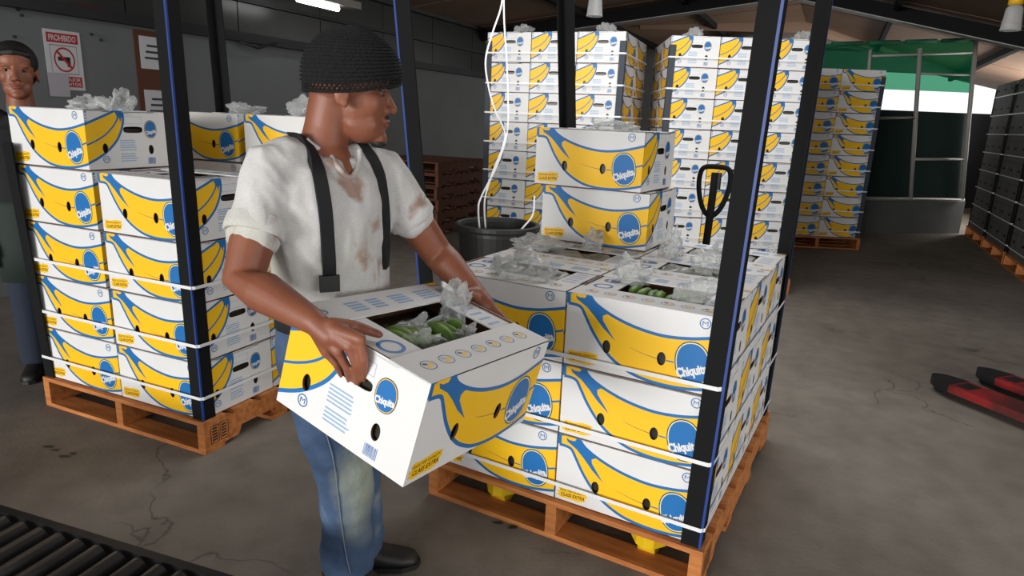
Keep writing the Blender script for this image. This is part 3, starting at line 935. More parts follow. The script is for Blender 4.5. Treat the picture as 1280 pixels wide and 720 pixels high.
# clear bell lamps under the rafters
M_GLASS = film_material('clear_lamp_plastic', .25, (200, 200, 200))
for (px, py, dd, lab) in ((744, 6, 5.2, 'clear bell lamp under the roof above the stacked cartons'), (1266, 22, 4.6, 'clear bell lamp with yellow cap below the dark rafter')):
    c = at_d(px, py, dd); o = thing('bell_lamp', lab, 'lamp', c)
    rings = [[Vector((r * math.cos(2 * PI * j / 20), r * math.sin(2 * PI * j / 20), z)) for j in range(20)] for r, z in ((.065, -.085), (.062, -.07), (.055, 0), (.05, .06), (.03, .085))]
    mb = MB()
    for i in range(len(rings) - 1):
        for j in range(20):
            k = (j + 1) % 20; n0 = [mb.vert(p) for p in (rings[i][j], rings[i][k], rings[i + 1][k], rings[i + 1][j])]; mb.face(n0, M_GLASS, True)
    mb.build('clear_bell', o)
    MB().tube([(0, 0, .08), (0, 0, .15)], .045, mat('lamp_yellow', (200, 150, 20), .5) if px > 1000 else M_DARK, 14).build('lamp_cap', o)
    b_ = c.dot(B_AX)
    MB().tube([(0, 0, .15), (0, 0, roof_z(b_) + .117 - c.z)], .012, M_DARK, 8).build('lamp_stem', o)

# ------------------------------------------------------------------ stacks of cartons
def top_bag(p, seed, sx, sy, sz, label, group, name='plastic_bag', rough=.55, rz=0.0):
    rr = random.Random(seed); off = Vector((rr.uniform(0, 50), rr.uniform(0, 50), rr.uniform(0, 50)))
    bm = bmesh.new(); bmesh.ops.create_icosphere(bm, subdivisions=4, radius=1)
    for v in bm.verts:
        d = v.co.copy()
        n1 = noise.noise(d * 1.5 + off); n2 = abs(noise.noise(d * 2.8 + off * 2)); n3 = abs(noise.noise(d * 6.5 + off))
        r = .62 + rough * n1 + .60 * n2 + .05 * n3
        z = d.z * r
        v.co = Vector((d.x * r * sx, d.y * r * sy, (max(z, -.25) + .25) * sz))
    me = bpy.data.meshes.new(name); bm.to_mesh(me); bm.free()
    me.materials.append(M_FILM)
    for q in me.polygons: q.use_smooth = True
    o = link(name, me); o.location = p; o.rotation_euler = (0, 0, rz)
    return tag(o, label, 'plastic bag', group)

# --- pallet being loaded, in front
FP = Frame(-.262, 2.299, -.509)
G = 'cartons on the pallet being loaded'
pallet('orange pine pallet under the half-built carton stack beside the worker', FP.M(-.02, -.02))
CU = ['worker side', 'aisle side']; RV = ['at the yellow fork tips', 'in the middle row', 'at the truck handle end']
LN = ['bottom', 'middle', 'top']
for i in range(3):
    for u in range(2):
        for v in range(3):
            carton('white banana carton, %s layer of loading pallet, %s, %s' % (LN[i], CU[u], RV[v]), G,
                   FP.M(u * PW + .003 + random.uniform(-.001, .001), v * PD + .003, ZP + i * PH, random.uniform(-.003, .003)), True, i < 2 or (u == 1 and v == 0))
for k, (x, y, th, lab) in enumerate(((.123, 3.01, -.503, 'lower of two loose banana cartons stacked on top of the loading pallet'), (.082, 2.985, -.531, 'upper of two loose banana cartons stacked on top of the loading pallet'))):
    fr = Frame(x, y, th); carton(lab, 'two loose cartons on top', fr.M(0, 0, ZP + (3 + k) * PH), True, k == 0)
for z, nm in ((.06, 'lowest'), (PH + .035, 'middle'), (2 * PH + .03, 'highest')):
    strap(FP, -.008, 1.008, -.008, 1.208, ZP + z, '%s white strapping band round the pallet being loaded' % nm, 'bands round the loading pallet', off=.006)
def lean_top(base, px, ext=1.12):
    """top of a post that stands at base and crosses the picture's upper rim at px, upright towards the camera"""
    nrm = Vector((base.x, base.y, 0)).normalized()
    t = at_plane(px, 0, base, nrm)
    return base + (t - base) * ext
PG = 'black corner posts round the loading pallet'
for (u, v, px, lab) in ((1.007, -.007, 980, 'black corner post with blue edge at aisle corner by the fork tips'), (-.007, -.007, 492, 'black corner post with blue edge behind the worker, by the fork tips'),
                        (-.007, 1.207, 703, 'black corner post rising behind the two loose cartons'), (1.007, 1.207, 1041, 'black corner post on the aisle side beside the truck handle')):
    base = FP.p(u, v, ZP)
    corner_post(base, lean_top(base, px), FP.u * (-1 if u > .5 else 1), FP.v * (-1 if v > .5 else 1), lab, PG)
# film bags bulging out of the top cartons
Z3 = ZP + 3 * PH
for k, (px, py, sx, sy, sz, lab) in enumerate(((652, 348, .13, .075, .085, 'crumpled clear bag bulging from the worker-side top carton'), (790, 352, .075, .06, .075, 'crumpled clear bag tuft at the end of opened top carton'),
        (868, 376, .085, .05, .055, 'clear bag bunched inside the opened aisle-side carton'), (672, 312, .13, .06, .06, 'clear bag flattened before the two loose cartons'), (742, 313, .06, .05, .085, 'small clear bag tuft before the loose cartons'),
        (838, 322, .06, .05, .11, 'tall clear bag tuft beside the loose cartons'), (885, 336, .13, .08, .06, 'clear bag spread over the middle aisle-side carton'), (905, 318, .14, .07, .05, 'clear bag bulging by the truck handle'), (970, 316, .05, .05, .03, 'low clear bag at the far aisle corner'))):
    p = at_z(px, py, Z3 - .012)
    top_bag(p, 20 + k, sx, sy, sz, lab, 'clear bags on the loading pallet', rz=FP.th + .3 * k)
top_bag(Frame(.082, 2.985, -.531).p(.27, .2, ZP + 5 * PH - .012), 41, .13, .07, .05, 'clear bag on top of the upper loose carton', None)

# --- left pallet
LP = Frame(-2.177, 2.937, -.411)
G = 'cartons on the strapped pallet by the sign wall'
pallet('orange pine pallet with ink stamp under the strapped stack by the sign wall', LP.M(-.02, -.02))
LC = ['second-person side', 'striped-post side']; LR = ['fork-opening row', 'middle row', 'wall-side row']
for v in range(3):
    for u in range(2):
        nl = {0: 5 if u == 0 else 4, 1: 3, 2: 5}[v]
        for i in range(nl):
            du = -.010 * i if u == 0 else 0
            carton('white banana carton by sign wall, %s layer, %s, %s' % (ORD[i], LC[u], LR[v]), G,
                   LP.M(u * PW + .003 + du, v * PD + .003, ZP + i * PH, random.uniform(-.003, .003)), True, i < nl - 1)
for z, nm in ((.095, 'lowest'), (PH + .075, 'middle'), (2 * PH + .07, 'highest')):
    strap(LP, -.02, 1.008, -.008, 1.208, ZP + z, '%s white strapping band round the pallet by the sign wall' % nm, 'bands round the pallet by the wall', off=.006)
for (u, v, px, lab) in ((1.007, -.007, 206, 'black corner post with blue stripe before the notice board'), (-.02, -.007, None, 'plain black corner post beside the second person'), (-.012, 1.207, 267, 'black corner post rising against the grey wall'), (1.007, 1.207, None, 'black corner post hidden behind the worker')):
    base = LP.p(u, v, ZP)
    tp = lean_top(base, px) if px else base + Vector((-.06 if u < 0 else .01, 0, 1.05 if u < 0 and v < 0 else 1.5))
    if u < 0 and v < 0: tp = at_plane(2, 178, base, Vector((base.x, base.y, 0)).normalized())
    corner_post(base, tp, LP.u * (-1 if u > .5 else 1), LP.v * (-1 if v > .5 else 1), lab, 'black corner posts round the pallet by the wall', stripe=bool(u > 0 or v > 0))
for k, (u, v, i, sx, sz, lab) in enumerate(((.22, .2, 5, .13, .07, 'clear bag on the highest carton beside the second person'), (.40, .2, 5, .07, .085, 'small clear bag tuft on the highest carton'), (.30, 1.0, 5, .12, .06, 'clear bag on the wall-side carton by the post'), (.75, 1.0, 5, .13, .08, 'clear bag on the wall-side carton behind the cap'))):
    top_bag(LP.p(u, v, ZP + i * PH - .012), 60 + k, sx, .07, sz, lab, 'clear bags on the pallet by the wall', rz=LP.th)

# --- tall stacks behind
def tall(fr, nu, nv, pu, pv, rot, where, gname, guards, strap_z=.07, pal=True, dust=None):
    """nu columns along the face, nv rows deep; rot turns the cartons so that ends (or sides) face out"""
    for i in range(8):
        for u in range(nu):
            for v in range(nv):
                jit = random.uniform(-.0012, .0012)
                if rot: M = fr.M(u * pu + .003 + jit, v * pv + pv - .003, ZP + i * PH, -PI / 2 + random.uniform(-.003, .003))
                else: M = fr.M(u * pu + .003 + jit, v * pv + .003, ZP + i * PH, random.uniform(-.003, .003))
                cn = ['column one', 'column two', 'column three'][u] if nu > 2 else ['column one', 'column two'][u]
                carton('banana carton, %s layer, %s%s, %s' % (ORD[i], cn, '' if v == 0 else ' second row', where), gname, M, False)
        if guards:
            strap(fr, -.006, nu * pu + .006, -.006, nv * pv + .006, ZP + i * PH + strap_z, 'white band round the %s layer, %s' % (ORD[i], where), 'bands: ' + gname, off=.006)
FL = Frame(-.296, 6.078, -.349); FM = Frame(1.225, 5.80, -.06); FR = Frame(3.265, 8.23, -.047)
for fr, wd, dp, where in ((FL, 1.2, 1.0, 'stack behind the black bin'), (FM, 1.2, 1.0, 'stack behind the truck handle'), (FR, 1.0, .8, 'dim stack before the green net')):
    pallet('pine pallet under the tall %s' % where, fr.M(-.02, -.02), wd + .04, dp + .04, group='pallets under the tall stacks', stamp=False)
tall(FL, 3, 2, .4, .5, True, 'stack behind the black bin', 'cartons stacked behind the bin', True)
tall(FM, 3, 2, .4, .5, True, 'stack behind the truck handle', 'cartons stacked behind the truck handle', True)
tall(FR, 2, 2, .5, .4, False, 'dim stack before the green net', 'cartons stacked before the net', True)
for fr, wd, dp, where in ((FL, 1.2, 1.0, 'stack behind the black bin'), (FM, 1.2, 1.0, 'stack behind the truck handle'), (FR, 1.0, .8, 'dim stack before the net')):
    for (u, v, c) in ((-.006, -.006, 'first-column'), (wd + .006, -.006, 'last-column')):
        b_ = fr.p(u, v, ZP)
        corner_post(b_, b_ + Vector((0, 0, 7.7 * PH)), fr.u * (-1 if u > .5 else 1), fr.v, 'charcoal %s corner guard on the %s' % (c, where), 'charcoal corner guards', .05, .004, M_GUARD, False)
for k, (fr, u, lab) in enumerate(((FL, .25, 'clear bag on first column of stack behind bin'), (FL, 1.0, 'clear bag on last column of stack behind bin'), (FM, .22, 'clear bag on first column of stack behind truck handle'), (FM, 1.1, 'clear bag on last column of stack behind truck handle'))):
    top_bag(fr.p(u, .2, ZP + 8 * PH - .012), 80 + k, .11, .08, .08, lab, 'clear bags on the tall stacks')
# dark row along the right side of the aisle
GREY = MB().box((0, 0, 0), (CW, CD, .10), M_GREYBOX).box((-.002, -.001, .095), (CW + .001, CD + .001, CH), M_GREYBOX).box((-.006, CD * .4, .15), (.001, CD * .6, .172), M_POST).mesh('plain_carton')
RN = ['nearest the fork truck', 'between the other two', 'nearest the green net']
for k in range(3):
    a0 = 8.0 + k * 1.29
    o = AB(a0, 1.93)
    fr = Frame(o.x, o.y, PI / 2 - TH)      # u runs with the aisle, v away from it is -v
    pallet('pine pallet under the dark aisle stack %s' % RN[k], fr.M(-.02, -1.02), 1.24, 1.04, group='pallets along the aisle', stamp=False)
    for i in range(8):
        for u in range(3):
            M = fr.M(u * .4 + .4 - .003, -.003, ZP + i * PH, PI / 2 + random.uniform(-.006, .006)) @ Matrix.Rotation(PI, 4, 'Z')
            M = fr.M(u * .4 + .003, -.003, ZP + i * PH) @ Matrix.Rotation(-PI / 2, 4, 'Z')
            c = link('plain_carton', GREY); c.matrix_world = M; tag(c, 'plain grey carton, %s layer, column %s, aisle stack %s' % (ORD[i], ('one', 'two', 'three')[u], RN[k]), 'carton', 'plain cartons in the dark aisle row')
    for u in (-.006, 1.206):
        b_ = fr.p(u, .006, ZP)
        corner_post(b_, b_ + Vector((0, 0, 7.8 * PH)), fr.u * (-1 if u > .5 else 1), -fr.v, 'black %s corner guard on aisle stack %s' % ('far' if u > 1 else 'near', RN[k]), 'black corner guards in the aisle row', .06, .004, M_POST, False)
    for i in range(8):
        strap(fr, -.006, 1.206, -1.0, .006, ZP + i * PH + .07, 'white band, %s layer, aisle stack %s' % (ORD[i], RN[k]), 'bands in the aisle row', off=.006)

# old pallets piled behind the worker
op = at_z(546, 296, 0) - Vector((math.cos(.42), -math.sin(.42), 0)) * 1.0
for i in range(6):
    pallet('weathered pallet, %s from the floor, in the pile behind the worker' % ORD[i], Matrix.Translation(op + Vector((0, 0, i * .147))) @ Matrix.Rotation(-.42 + random.uniform(-.03, .03), 4, 'Z'), 1.0, 1.2, M_OLDWOOD, 'old pallets piled up', False)

# ------------------------------------------------------------------ bin, strapping, pallet trucks, conveyor
M_BIN = mat('black_bin_plastic', (36, 37, 36), .5)
bc = at_z(622, 280, .72); bc = Vector((bc.x, bc.y, 0))
bn = thing('waste_bin', 'large round black plastic bin full of strapping', 'bin', bc)
def lathe(prof, n, m, c=(0, 0, 0)):
    mb = MB(); c = Vector(c)
    for i in range(len(prof) - 1):
        for j in range(n):
            k = (j + 1) % n
            q = []
            for (r, z), w in ((prof[i], j), (prof[i], k), (prof[i + 1], k), (prof[i + 1], j)):
                q.append(mb.vert(c + Vector((r * math.cos(2 * PI * w / n), r * math.sin(2 * PI * w / n), z))))
            mb.face(q, m, True)
    return mb
lathe([(0, .002), (.21, .002), (.22, .02), (.262, .66), (.268, .66), (.262, .70), (.25, .70), (.215, .04), (0, .03)], 40, M_BIN).build('bin_body', bn)
lathe([(.262, .685), (.285, .685), (.29, .70), (.288, .722), (.27, .728), (.258, .722), (.252, .70)], 40, M_BIN).build('bin_rim', bn)
d0 = (bc.to_2d().length) * math.cos(PITCH)
def sp(px, py, d): return at_d(px, py, d)
def ribbon(name, pts, w, label, group, n=6):
    P = smooth_path(pts, n); mb = MB(); N = []
    for i, p in enumerate(P):
        t = (P[min(i + 1, len(P) - 1)] - P[max(i - 1, 0)]).normalized()
        s = t.cross((p - Vector((0, -6, 1.5))).normalized()).normalized()
        q = t.cross(s)
        N.append([mb.vert(p + s * a + q * b) for a, b in ((-w / 2, -.0006), (w / 2, -.0006), (w / 2, .0006), (-w / 2, .0006))])
    for i in range(len(P) - 1):
        for k in range(4): mb.face((N[i][k], N[i + 1][k], N[i + 1][(k + 1) % 4], N[i][(k + 1) % 4]), M_STRAP)
    return tag(mb.build(name), label, 'strap', group)
ribbon('hanging_strap', [sp(629, -40, 4.6), sp(627, 5, 4.6), sp(616, 40, 4.55), sp(607, 75, 4.5), sp(611, 110, 4.5), sp(619, 138, 4.5), sp(631, 165, 4.5), sp(628, 185, 4.45), sp(616, 215, 4.42), sp(606, 250, 4.4), sp(607, 285, 4.45)], .011, 'white strapping looping down into the black bin', 'loose white strapping')
ribbon('hanging_strap', [sp(629.5, -40, 4.58), sp(630, 20, 4.58), sp(633, 70, 4.6), sp(635, 120, 4.6), sp(634, 165, 4.55), sp(622, 205, 4.5), sp(602, 245, 4.45), sp(598, 262, 4.42), sp(600, 290, 4.45)], .011, 'white strapping hanging straight before curling into the bin', 'loose white strapping')
ribbon('hanging_strap', [sp(640, 300, 4.35), sp(655, 283, 4.3), sp(666, 268, 4.3), sp(668, 245, 4.3)], .011, 'short white strapping end sticking up beside the loose cartons', 'loose white strapping')

def pallet_truck(label, M, col_m, tip_m, handle=True, lift=.085, hz=1.14, L=1.15, half=.19):
    """forks point along +x of its own frame from the pump at the origin"""
    o = link('pallet_truck', None); o.empty_display_size = .1; o.matrix_world = M
    tag(o, label, 'pallet truck', 'pallet trucks')
    for s in (-1, 1):
        y = s * half
        d = L - 1.15
        pr = [(.05, y - .08), (d + 1.02, y - .08), (d + 1.13, y - .045), (d + 1.15, y), (d + 1.13, y + .045), (d + 1.02, y + .08), (.05, y + .08)]
        f = MB().prism(pr, lift - .042, lift, col_m, lambda x, yy, z: (x, z, yy)).build('fork', o)
        bevel(f, .006)
        MB().tube([(d + 1.10, y - .03, .042), (d + 1.10, y + .03, .042)], .04, tip_m, 18).build('fork_roller', o)
        MB().prism([(d + .93, y - .05), (d + 1.0, y - .05), (d + 1.0, y + .05), (d + .93, y + .05)], lift, lift + .003, M_STEEL, lambda x, yy, z: (x, z, yy)).build('fork_plate', o)
        MB().prism([(d + 1.02, y - .083), (d + 1.12, y - .06), (d + 1.16, y - .03), (d + 1.175, y), (d + 1.16, y + .03), (d + 1.12, y + .06), (d + 1.02, y + .083)], lift - .048, lift + .002, tip_m, lambda x, yy, z: (x, z, yy)).build('fork_tip', o)
    b = MB().box((-.06, -.27, .12), (.06, .27, .20), col_m); b.box((-.04, -.10, .20), (.05, .10, .42), col_m); b.tube([(0, 0, .38), (0, 0, .50)], .035, M_STEEL, 14)
    bevel(b.build('pump_body', o), .008)
    for s in (-1, 1):
        MB().tube([(-.06, s * .07 - .025, .085), (-.06, s * .07 + .025, .085)], .083, M_RUBBER, 20).build('steer_wheel', o)
    if handle:
        h = MB(); h.tube([(-.04, 0, .40), (-.10, 0, hz - .26), (-.115, 0, hz - .03)], .02, M_POST, 12); h.build('handle_shaft', o)
        lp = [(-.103, 0, hz - .26), (-.106, .045, hz - .22), (-.112, .075, hz - .13), (-.118, .08, hz - .05), (-.12, .062, hz - .008), (-.12, 0, hz), (-.12, -.062, hz - .008), (-.118, -.08, hz - .05), (-.112, -.075, hz - .13), (-.106, -.045, hz - .22)]
        MB().tube(smooth_path(lp, 4, True), .0135, M_POST, 10, closed=True).build('handle_loop', o)
        MB().box((-.135, .018, hz - .12), (-.105, .03, hz - .03), M_STEEL).build('release_lever', o)
    return o
M_REDPAINT = mat('chipped_red_paint', (140, 26, 30), .5, rgb2=(66, 30, 28), scale=7)
M_YPAINT = mat('yellow_roller', (232, 190, 20), .5)
def truck_under(fr, label, cm, tm, hz=1.14, vback=1.55, L=1.15, half=.19):
    p = fr.p(.53 if fr is FP else .5, vback, 0); return pallet_truck(label, Matrix.Translation(p) @ Matrix.Rotation(fr.th - PI / 2, 4, 'Z'), cm, tm, True, .102, hz, L, half)
truck_under(FP, 'pallet truck with black loop handle and yellow fork tips under the loading pallet', M_YPAINT, M_YPAINT, 1.21, 1.62, 1.57, .29)
truck_under(LP, 'dark pallet truck pushed under the strapped pallet by the sign wall', M_STEEL, M_RUBBER, 1.0, 1.40, 1.22)
t1 = at_z(1152, 476, .06); t2 = at_z(1243, 463, .06); mid = (t1 + t2) / 2; side = (t2 - t1); side.z = 0; side.normalize()
fd = Vector((-side.y, side.x, 0))
pallet_truck('chipped red pallet truck forks lying on the open concrete floor', Matrix.Translation(mid - fd * 1.15 - Vector((0, 0, mid.z))) @ Matrix.Rotation(math.atan2(fd.y, fd.x), 4, 'Z'), M_REDPAINT, M_STEEL)
# roller conveyor at the photographer's feet
CZ = .30
c0, c1 = at_z(0, 632, CZ), at_z(285, 719, CZ); cdir = (c1 - c0).normalized(); cper = Vector((cdir.y, -cdir.x, 0))
if cper.y > 0: cper = -cper
cv = thing('roller_conveyor', 'low dark roller conveyor on the floor before the strapped pallet', 'conveyor', c0 * 1.0)
cv.location = (0, 0, 0)
M_ROLL = mat('dark_roller_steel', (52, 50, 50), .4, metal=.5, var=.4, scale=12)
st, en = -.9, 1.05; LENR = .62
rl = MB().tube([cper * .03, cper * LENR], .026, M_ROLL, 14).mesh('roller')
k = st
while k < en:
    r_ = link('roller', rl, cv); p = c0 + cdir * k; r_.location = (p.x, p.y, CZ - .026); k += .0685
for off in (0.0, LENR + .02):
    mb = MB(); q = [c0 + cdir * st + cper * off, c0 + cdir * en + cper * off]
    for zz in (CZ - .09, CZ - .008):
        for p in q:
            for w in (-.012, .012): mb.vert((p.x + cper.x * w, p.y + cper.y * w, zz))
    for f in ((0,1,3,2),(4,6,7,5),(0,4,5,1),(2,3,7,6),(0,2,6,4),(1,5,7,3)): mb.face(f, M_STEEL)
    mb.build('side_rail', cv)
    for w in (st + .1, 0.05, en - .1):
        p = c0 + cdir * w + cper * off
        MB().box((p.x - .02, p.y - .02, 0), (p.x + .02, p.y + .02, CZ - .085), M_STEEL).build('leg', cv)
# scraps on the floor
for k, (px, py) in enumerate(((60, 559), (69, 563), (80, 571), (91, 567), (624, 654), (640, 660))):
    p = at_z(px, py, 0); mb = MB(); rr = random.Random(k)
    pts = [(math.cos(w) * .02 * rr.uniform(.5, 1.3), math.sin(w) * .009 * rr.uniform(.6, 1.3)) for w in (0, 1, 2, 3.1, 4.2, 5.3)]
    mb.prism(pts, .0005, .004, M_INK, lambda x, y, z: (p.x + x, p.y + z, y))
    tag(mb.build('leaf_scrap'), 'small dark leaf scrap on concrete floor near the %s' % ('conveyor' if k < 4 else 'loading pallet'), 'scrap', 'scraps on the floor')

# ------------------------------------------------------------------ the carried carton, its fruit
HB = Matrix(((.508, -.827, .240, -.208), (.857, .514, -.043, 1.217), (-.088, .228, .970, .670), (0, 0, 0, 1)))
_x = Vector((HB[0][0], HB[1][0], HB[2][0])).normalized(); _y = Vector((HB[0][1], HB[1][1], HB[2][1])); _y = (_y - _x * _y.dot(_x)).normalized(); _z = _x.cross(_y)
for i in range(3): HB[i][0], HB[i][1], HB[i][2] = _x[i], _y[i], _z[i]
carton('open banana carton carried in the worker\'s two hands', 'carried carton', HB, True, True)
def hb(x, y, z): return HB @ Vector((x, y, z))
def banana(P, r, label, group):
    rs = [r * w for w in (.35, .42, .75, .95, 1, 1, .95, .8, .5, .28)]
    Q = smooth_path(P, 5); n = len(Q)
    rr = [np.interp(i / (n - 1) * 9, range(10), rs) for i in range(n)]
    b = thing('green_banana', label, 'banana', (0, 0, 0), 0, group)
    MB().tube(Q, rr, M_BAN, 7).build('peel', b)
    d = (Q[0] - Q[1]).normalized()
    MB().tube([Q[0] - d * .004, Q[0] + d * .022], [.0075, .006], mat('banana_stem', (92, 104, 46), .7), 7).build('stem', b)
    return b
rr = random.Random(5)
for k in range(11):
    x = .135 + .023 * k; y0 = .13 + rr.uniform(-.01, .015); dx = rr.uniform(-.03, .03)
    zt = CH - .036 + rr.uniform(-.012, .008)
    banana([hb(x, y0, zt - .022), hb(x + dx * .4, y0 + .045, zt + .006), hb(x + dx * .8, y0 + .095, zt + .004), hb(x + dx, y0 + .14, zt - .028)], .0165, 'unripe green banana inside the carried carton', 'green bananas in the carried carton')
M2 = FP.M(PW + .003, .003, ZP + 2 * PH)
for k in range(9):
    x = .15 + .025 * k; y0 = .13 + rr.uniform(-.008, .015); dx = rr.uniform(-.03, .03); zt = CH - .022 + rr.uniform(-.012, .006)
    g = lambda a, b, c: M2 @ Vector((a, b, c))
    banana([g(x, y0, zt - .022), g(x + dx * .4, y0 + .045, zt + .006), g(x + dx * .8, y0 + .095, zt + .004), g(x + dx, y0 + .14, zt - .028)], .0165, 'unripe green banana inside the opened top carton of the loading pallet', 'green bananas in the opened carton')
for k, (x, y, z, sx, sy, sz, lab) in enumerate(((.19, .175, CH - .06, .08, .05, .06, 'clear film folded over fruit in the carried carton, thumb end'), (.345, .155, CH - .055, .05, .035, .05, 'clear film crumpled at the carried carton\'s front edge'), (.395, .245, CH - .03, .05, .04, .085, 'white clear film tuft standing out of the carried carton'), (.26, .25, CH - .06, .11, .03, .045, 'clear film along the carried carton\'s far flap'))):
    o = top_bag((0, 0, 0), 100 + k, sx, sy, sz, lab, 'film in the carried carton', 'plastic_film')
    o.matrix_world = HB @ Matrix.Translation((x, y, z))

# ------------------------------------------------------------------ people
M_SHIRT = shirt_material(); M_JEANS = jeans_material(at_d(466, 606, 1.86))
M_EYE = mat('eye_white', (92, 76, 66), .3); M_IRIS = mat('dark_iris', (30, 20, 15), .2); M_HAIR = mat('black_hair', (18, 16, 16), .6, bump=.4, bscale=120)
M_LIP = mat('lip', (124, 68, 58), .5)
def head_shapes(mb, H, m, neck_to=None):
    """face forward = +x, left = +y, up = +z, in the head frame H; all shapes get fused later"""
    R3 = H.to_3x3()
    def E(c, r, rot=None):
        mb.ellipsoid(H @ Vector(c), r, m, R3 @ rot if rot else R3, 18, 12)
    E((-.006, 0, .030), (.094, .076, .086)); E((.028, 0, -.022), (.064, .061, .090)); E((.038, 0, -.076), (.056, .053, .042))
    E((.078, 0, -.101), (.022, .026, .019)); E((.05, 0, .045), (.045, .06, .05))
    for s in (-1, 1):
        E((.076, s * .030, .022), (.013, .024, .009)); E((.050, s * .036, -.022), (.032, .026, .034))
        E((-.012, s * .077, -.008), (.019, .008, .031)); E((-.004, s * .079, -.03), (.009, .007, .012))
        E((.092, s * .013, -.036), (.012, .009, .009)); E((.036, s * .038, -.070), (.040, .016, .026))
    mb.chain([H @ Vector((.082, 0, .016)), H @ Vector((.098, 0, -.012)), H @ Vector((.108, 0, -.032))], [.008, .010, .0125], m)
    E((.090, 0, -.059), (.011, .024, .0075)); E((.087, 0, -.072), (.011, .021, .0085)); E((.078, 0, -.05), (.014, .03, .014))
    if neck_to is not None:
        mb.chain([H @ Vector((-.03, 0, -.02)), H @ Vector((-.042, 0, -.09)), neck_to], [.058, .054, .062], m, 28)
def eyes(H, parent):
    for s in (-1, 1):
        e = MB().ellipsoid(H @ Vector((.0725, s * .031, .003)), (.0115, .0135, .009), M_EYE, H.to_3x3(), 12, 8).build('eye', parent)
        MB().ellipsoid(H @ Vector((.0815, s * .0315, .002)), (.0035, .0065, .0065), M_IRIS, H.to_3x3(), 10, 6).build('iris', e)
        pts = [H @ Vector((.085 - .02 * w * w, s * (.012 + .038 * w), .0225 + .005 * math.sin(w * 2.4))) for w in (0, .25, .5, .75, 1)]
        MB().tube(pts, [.003, .0045, .005, .004, .002], M_HAIR, 8).build('eyebrow', parent)
        MB().tube([H @ Vector((.0885 - .012 * w * w, s * (.018 + .026 * w), .0085 + .003 * math.sin(3.1 * w))) for w in (0, .33, .66, 1)], [.002, .003, .003, .002], M_SKIN, 8).build('eyelid', parent)
def mouth(H, parent):
    for z, r in ((-.060, .0045), (-.0705, .0055)):
        pts = [H @ Vector((.0985 - 14 * y * y - (.003 if z < -.065 else 0), y, z - 3 * y * y * (1 if z > -.065 else -1.2))) for y in (-.021, -.012, 0, .012, .021)]
        MB().tube(pts, [r * .4, r, r, r, r * .4], M_LIP, 8).build('lip', parent)
def hand_fingers(mb, wrist, knuckles, mids, tips, thumb, m, wr=.027):
    for i in range(4):
        mb.chain([wrist * .75 + knuckles[i] * .25, knuckles[i]], [.019, .0135], m, 10)
        r = (.0105, .0108, .0102, .009)[i]
        mb.chain([knuckles[i], mids[i], tips[i]], [r * 1.12, r, r * .82], m, 10)
    c = (knuckles[0] + knuckles[1] + knuckles[2] + knuckles[3]) / 4
    mb.chain([wrist, wrist * .45 + c * .55], [wr, .026], m, 12)
    mb.chain(thumb, [.018, .0135, .0115, .0095][:len(thumb)], m, 10)
def ring_pts(c, lat, fr, rx, ry, n=28, e=.85):
    out = []
    for j in range(n):
        w = 2 * PI * j / n; a, b = math.cos(w), math.sin(w)
        out.append(c + lat * (rx * math.copysign(abs(a) ** e, a)) + fr * (ry * math.copysign(abs(b) ** e, b)))
    return out

# --- the worker, carrying
W1 = thing('person', 'worker in black net cap, stained grey T-shirt, black braces and jeans carrying a carton', 'person', (-.47, 1.75, 0))
W1.location = (0, 0, 0)
fdir = Vector((.83, -.55, 0)).normalized(); ldir = Vector((-fdir.y, fdir.x, 0))
Hc = at_d(434, 113, 1.66)
ff = Vector((.965, .25, -.08)).normalized(); ll = Vector((0, 0, 1)).cross(ff).normalized(); uu = ff.cross(ll)
HM = Matrix.Identity(4); S = 1.07
for i in range(3): HM[i][0], HM[i][1], HM[i][2], HM[i][3] = ff[i] * S, ll[i] * S, uu[i] * S, Hc[i]
HMu = HM.copy()
neck = at_d(404, 190, 1.68)
rsh, relb, rwr = at_d(338, 214, 1.57), at_d(304, 350, 1.50), at_d(392, 402, 1.385)
lsh, lelb, lwr = at_d(478, 220, 1.80), at_d(546, 316, 1.93), at_d(596, 368, 1.86)
chest, waist, hip = at_d(409, 250, 1.71), at_d(416, 352, 1.77), at_d(428, 450, 1.82)
sk = MB()
head_shapes(sk, HM, M_SKIN, neck)
sk.chain([neck + Vector((0, 0, -.01)), (neck + chest) / 2 + fdir * .046], [.066, .054], M_SKIN, 28)
sk.chain([rsh, rsh.lerp(relb, .5), relb, relb.lerp(rwr, .3), relb.lerp(rwr, .75), rwr], [.062, .055, .046, .047, .035, .028], M_SKIN, 16)
sk.chain([lsh, lsh.lerp(lelb, .5), lelb, lelb.lerp(lwr, .3), lelb.lerp(lwr, .75), lwr], [.062, .054, .046, .046, .035, .029], M_SKIN, 16)
EN = -_x                                    # outward normal of the carton end the right hand holds
def on_end(px, py, off): return at_plane(px, py, hb(0, 0, 0) + EN * off, EN)
def on_top(px, py, off): return at_plane(px, py, hb(0, 0, CH) + _z * off, _z)
hand_fingers(sk, rwr, [on_end(450, 424, .028), on_end(437, 433, .034), on_end(423, 440, .034), on_end(409, 441, .028)],
             [on_end(455, 450, .020), on_end(446, 457, .021), on_end(434, 460, .020), on_end(421, 456, .018)],
             [on_end(455, 474, -.006), on_end(447, 479, -.008), on_end(437, 475, -.006), on_end(427, 469, -.002)],
             [rwr.lerp(on_end(430, 410, .03), .6), on_top(444, 408, .026), on_top(460, 413, .014), on_top(474, 418, .011)], M_SKIN)
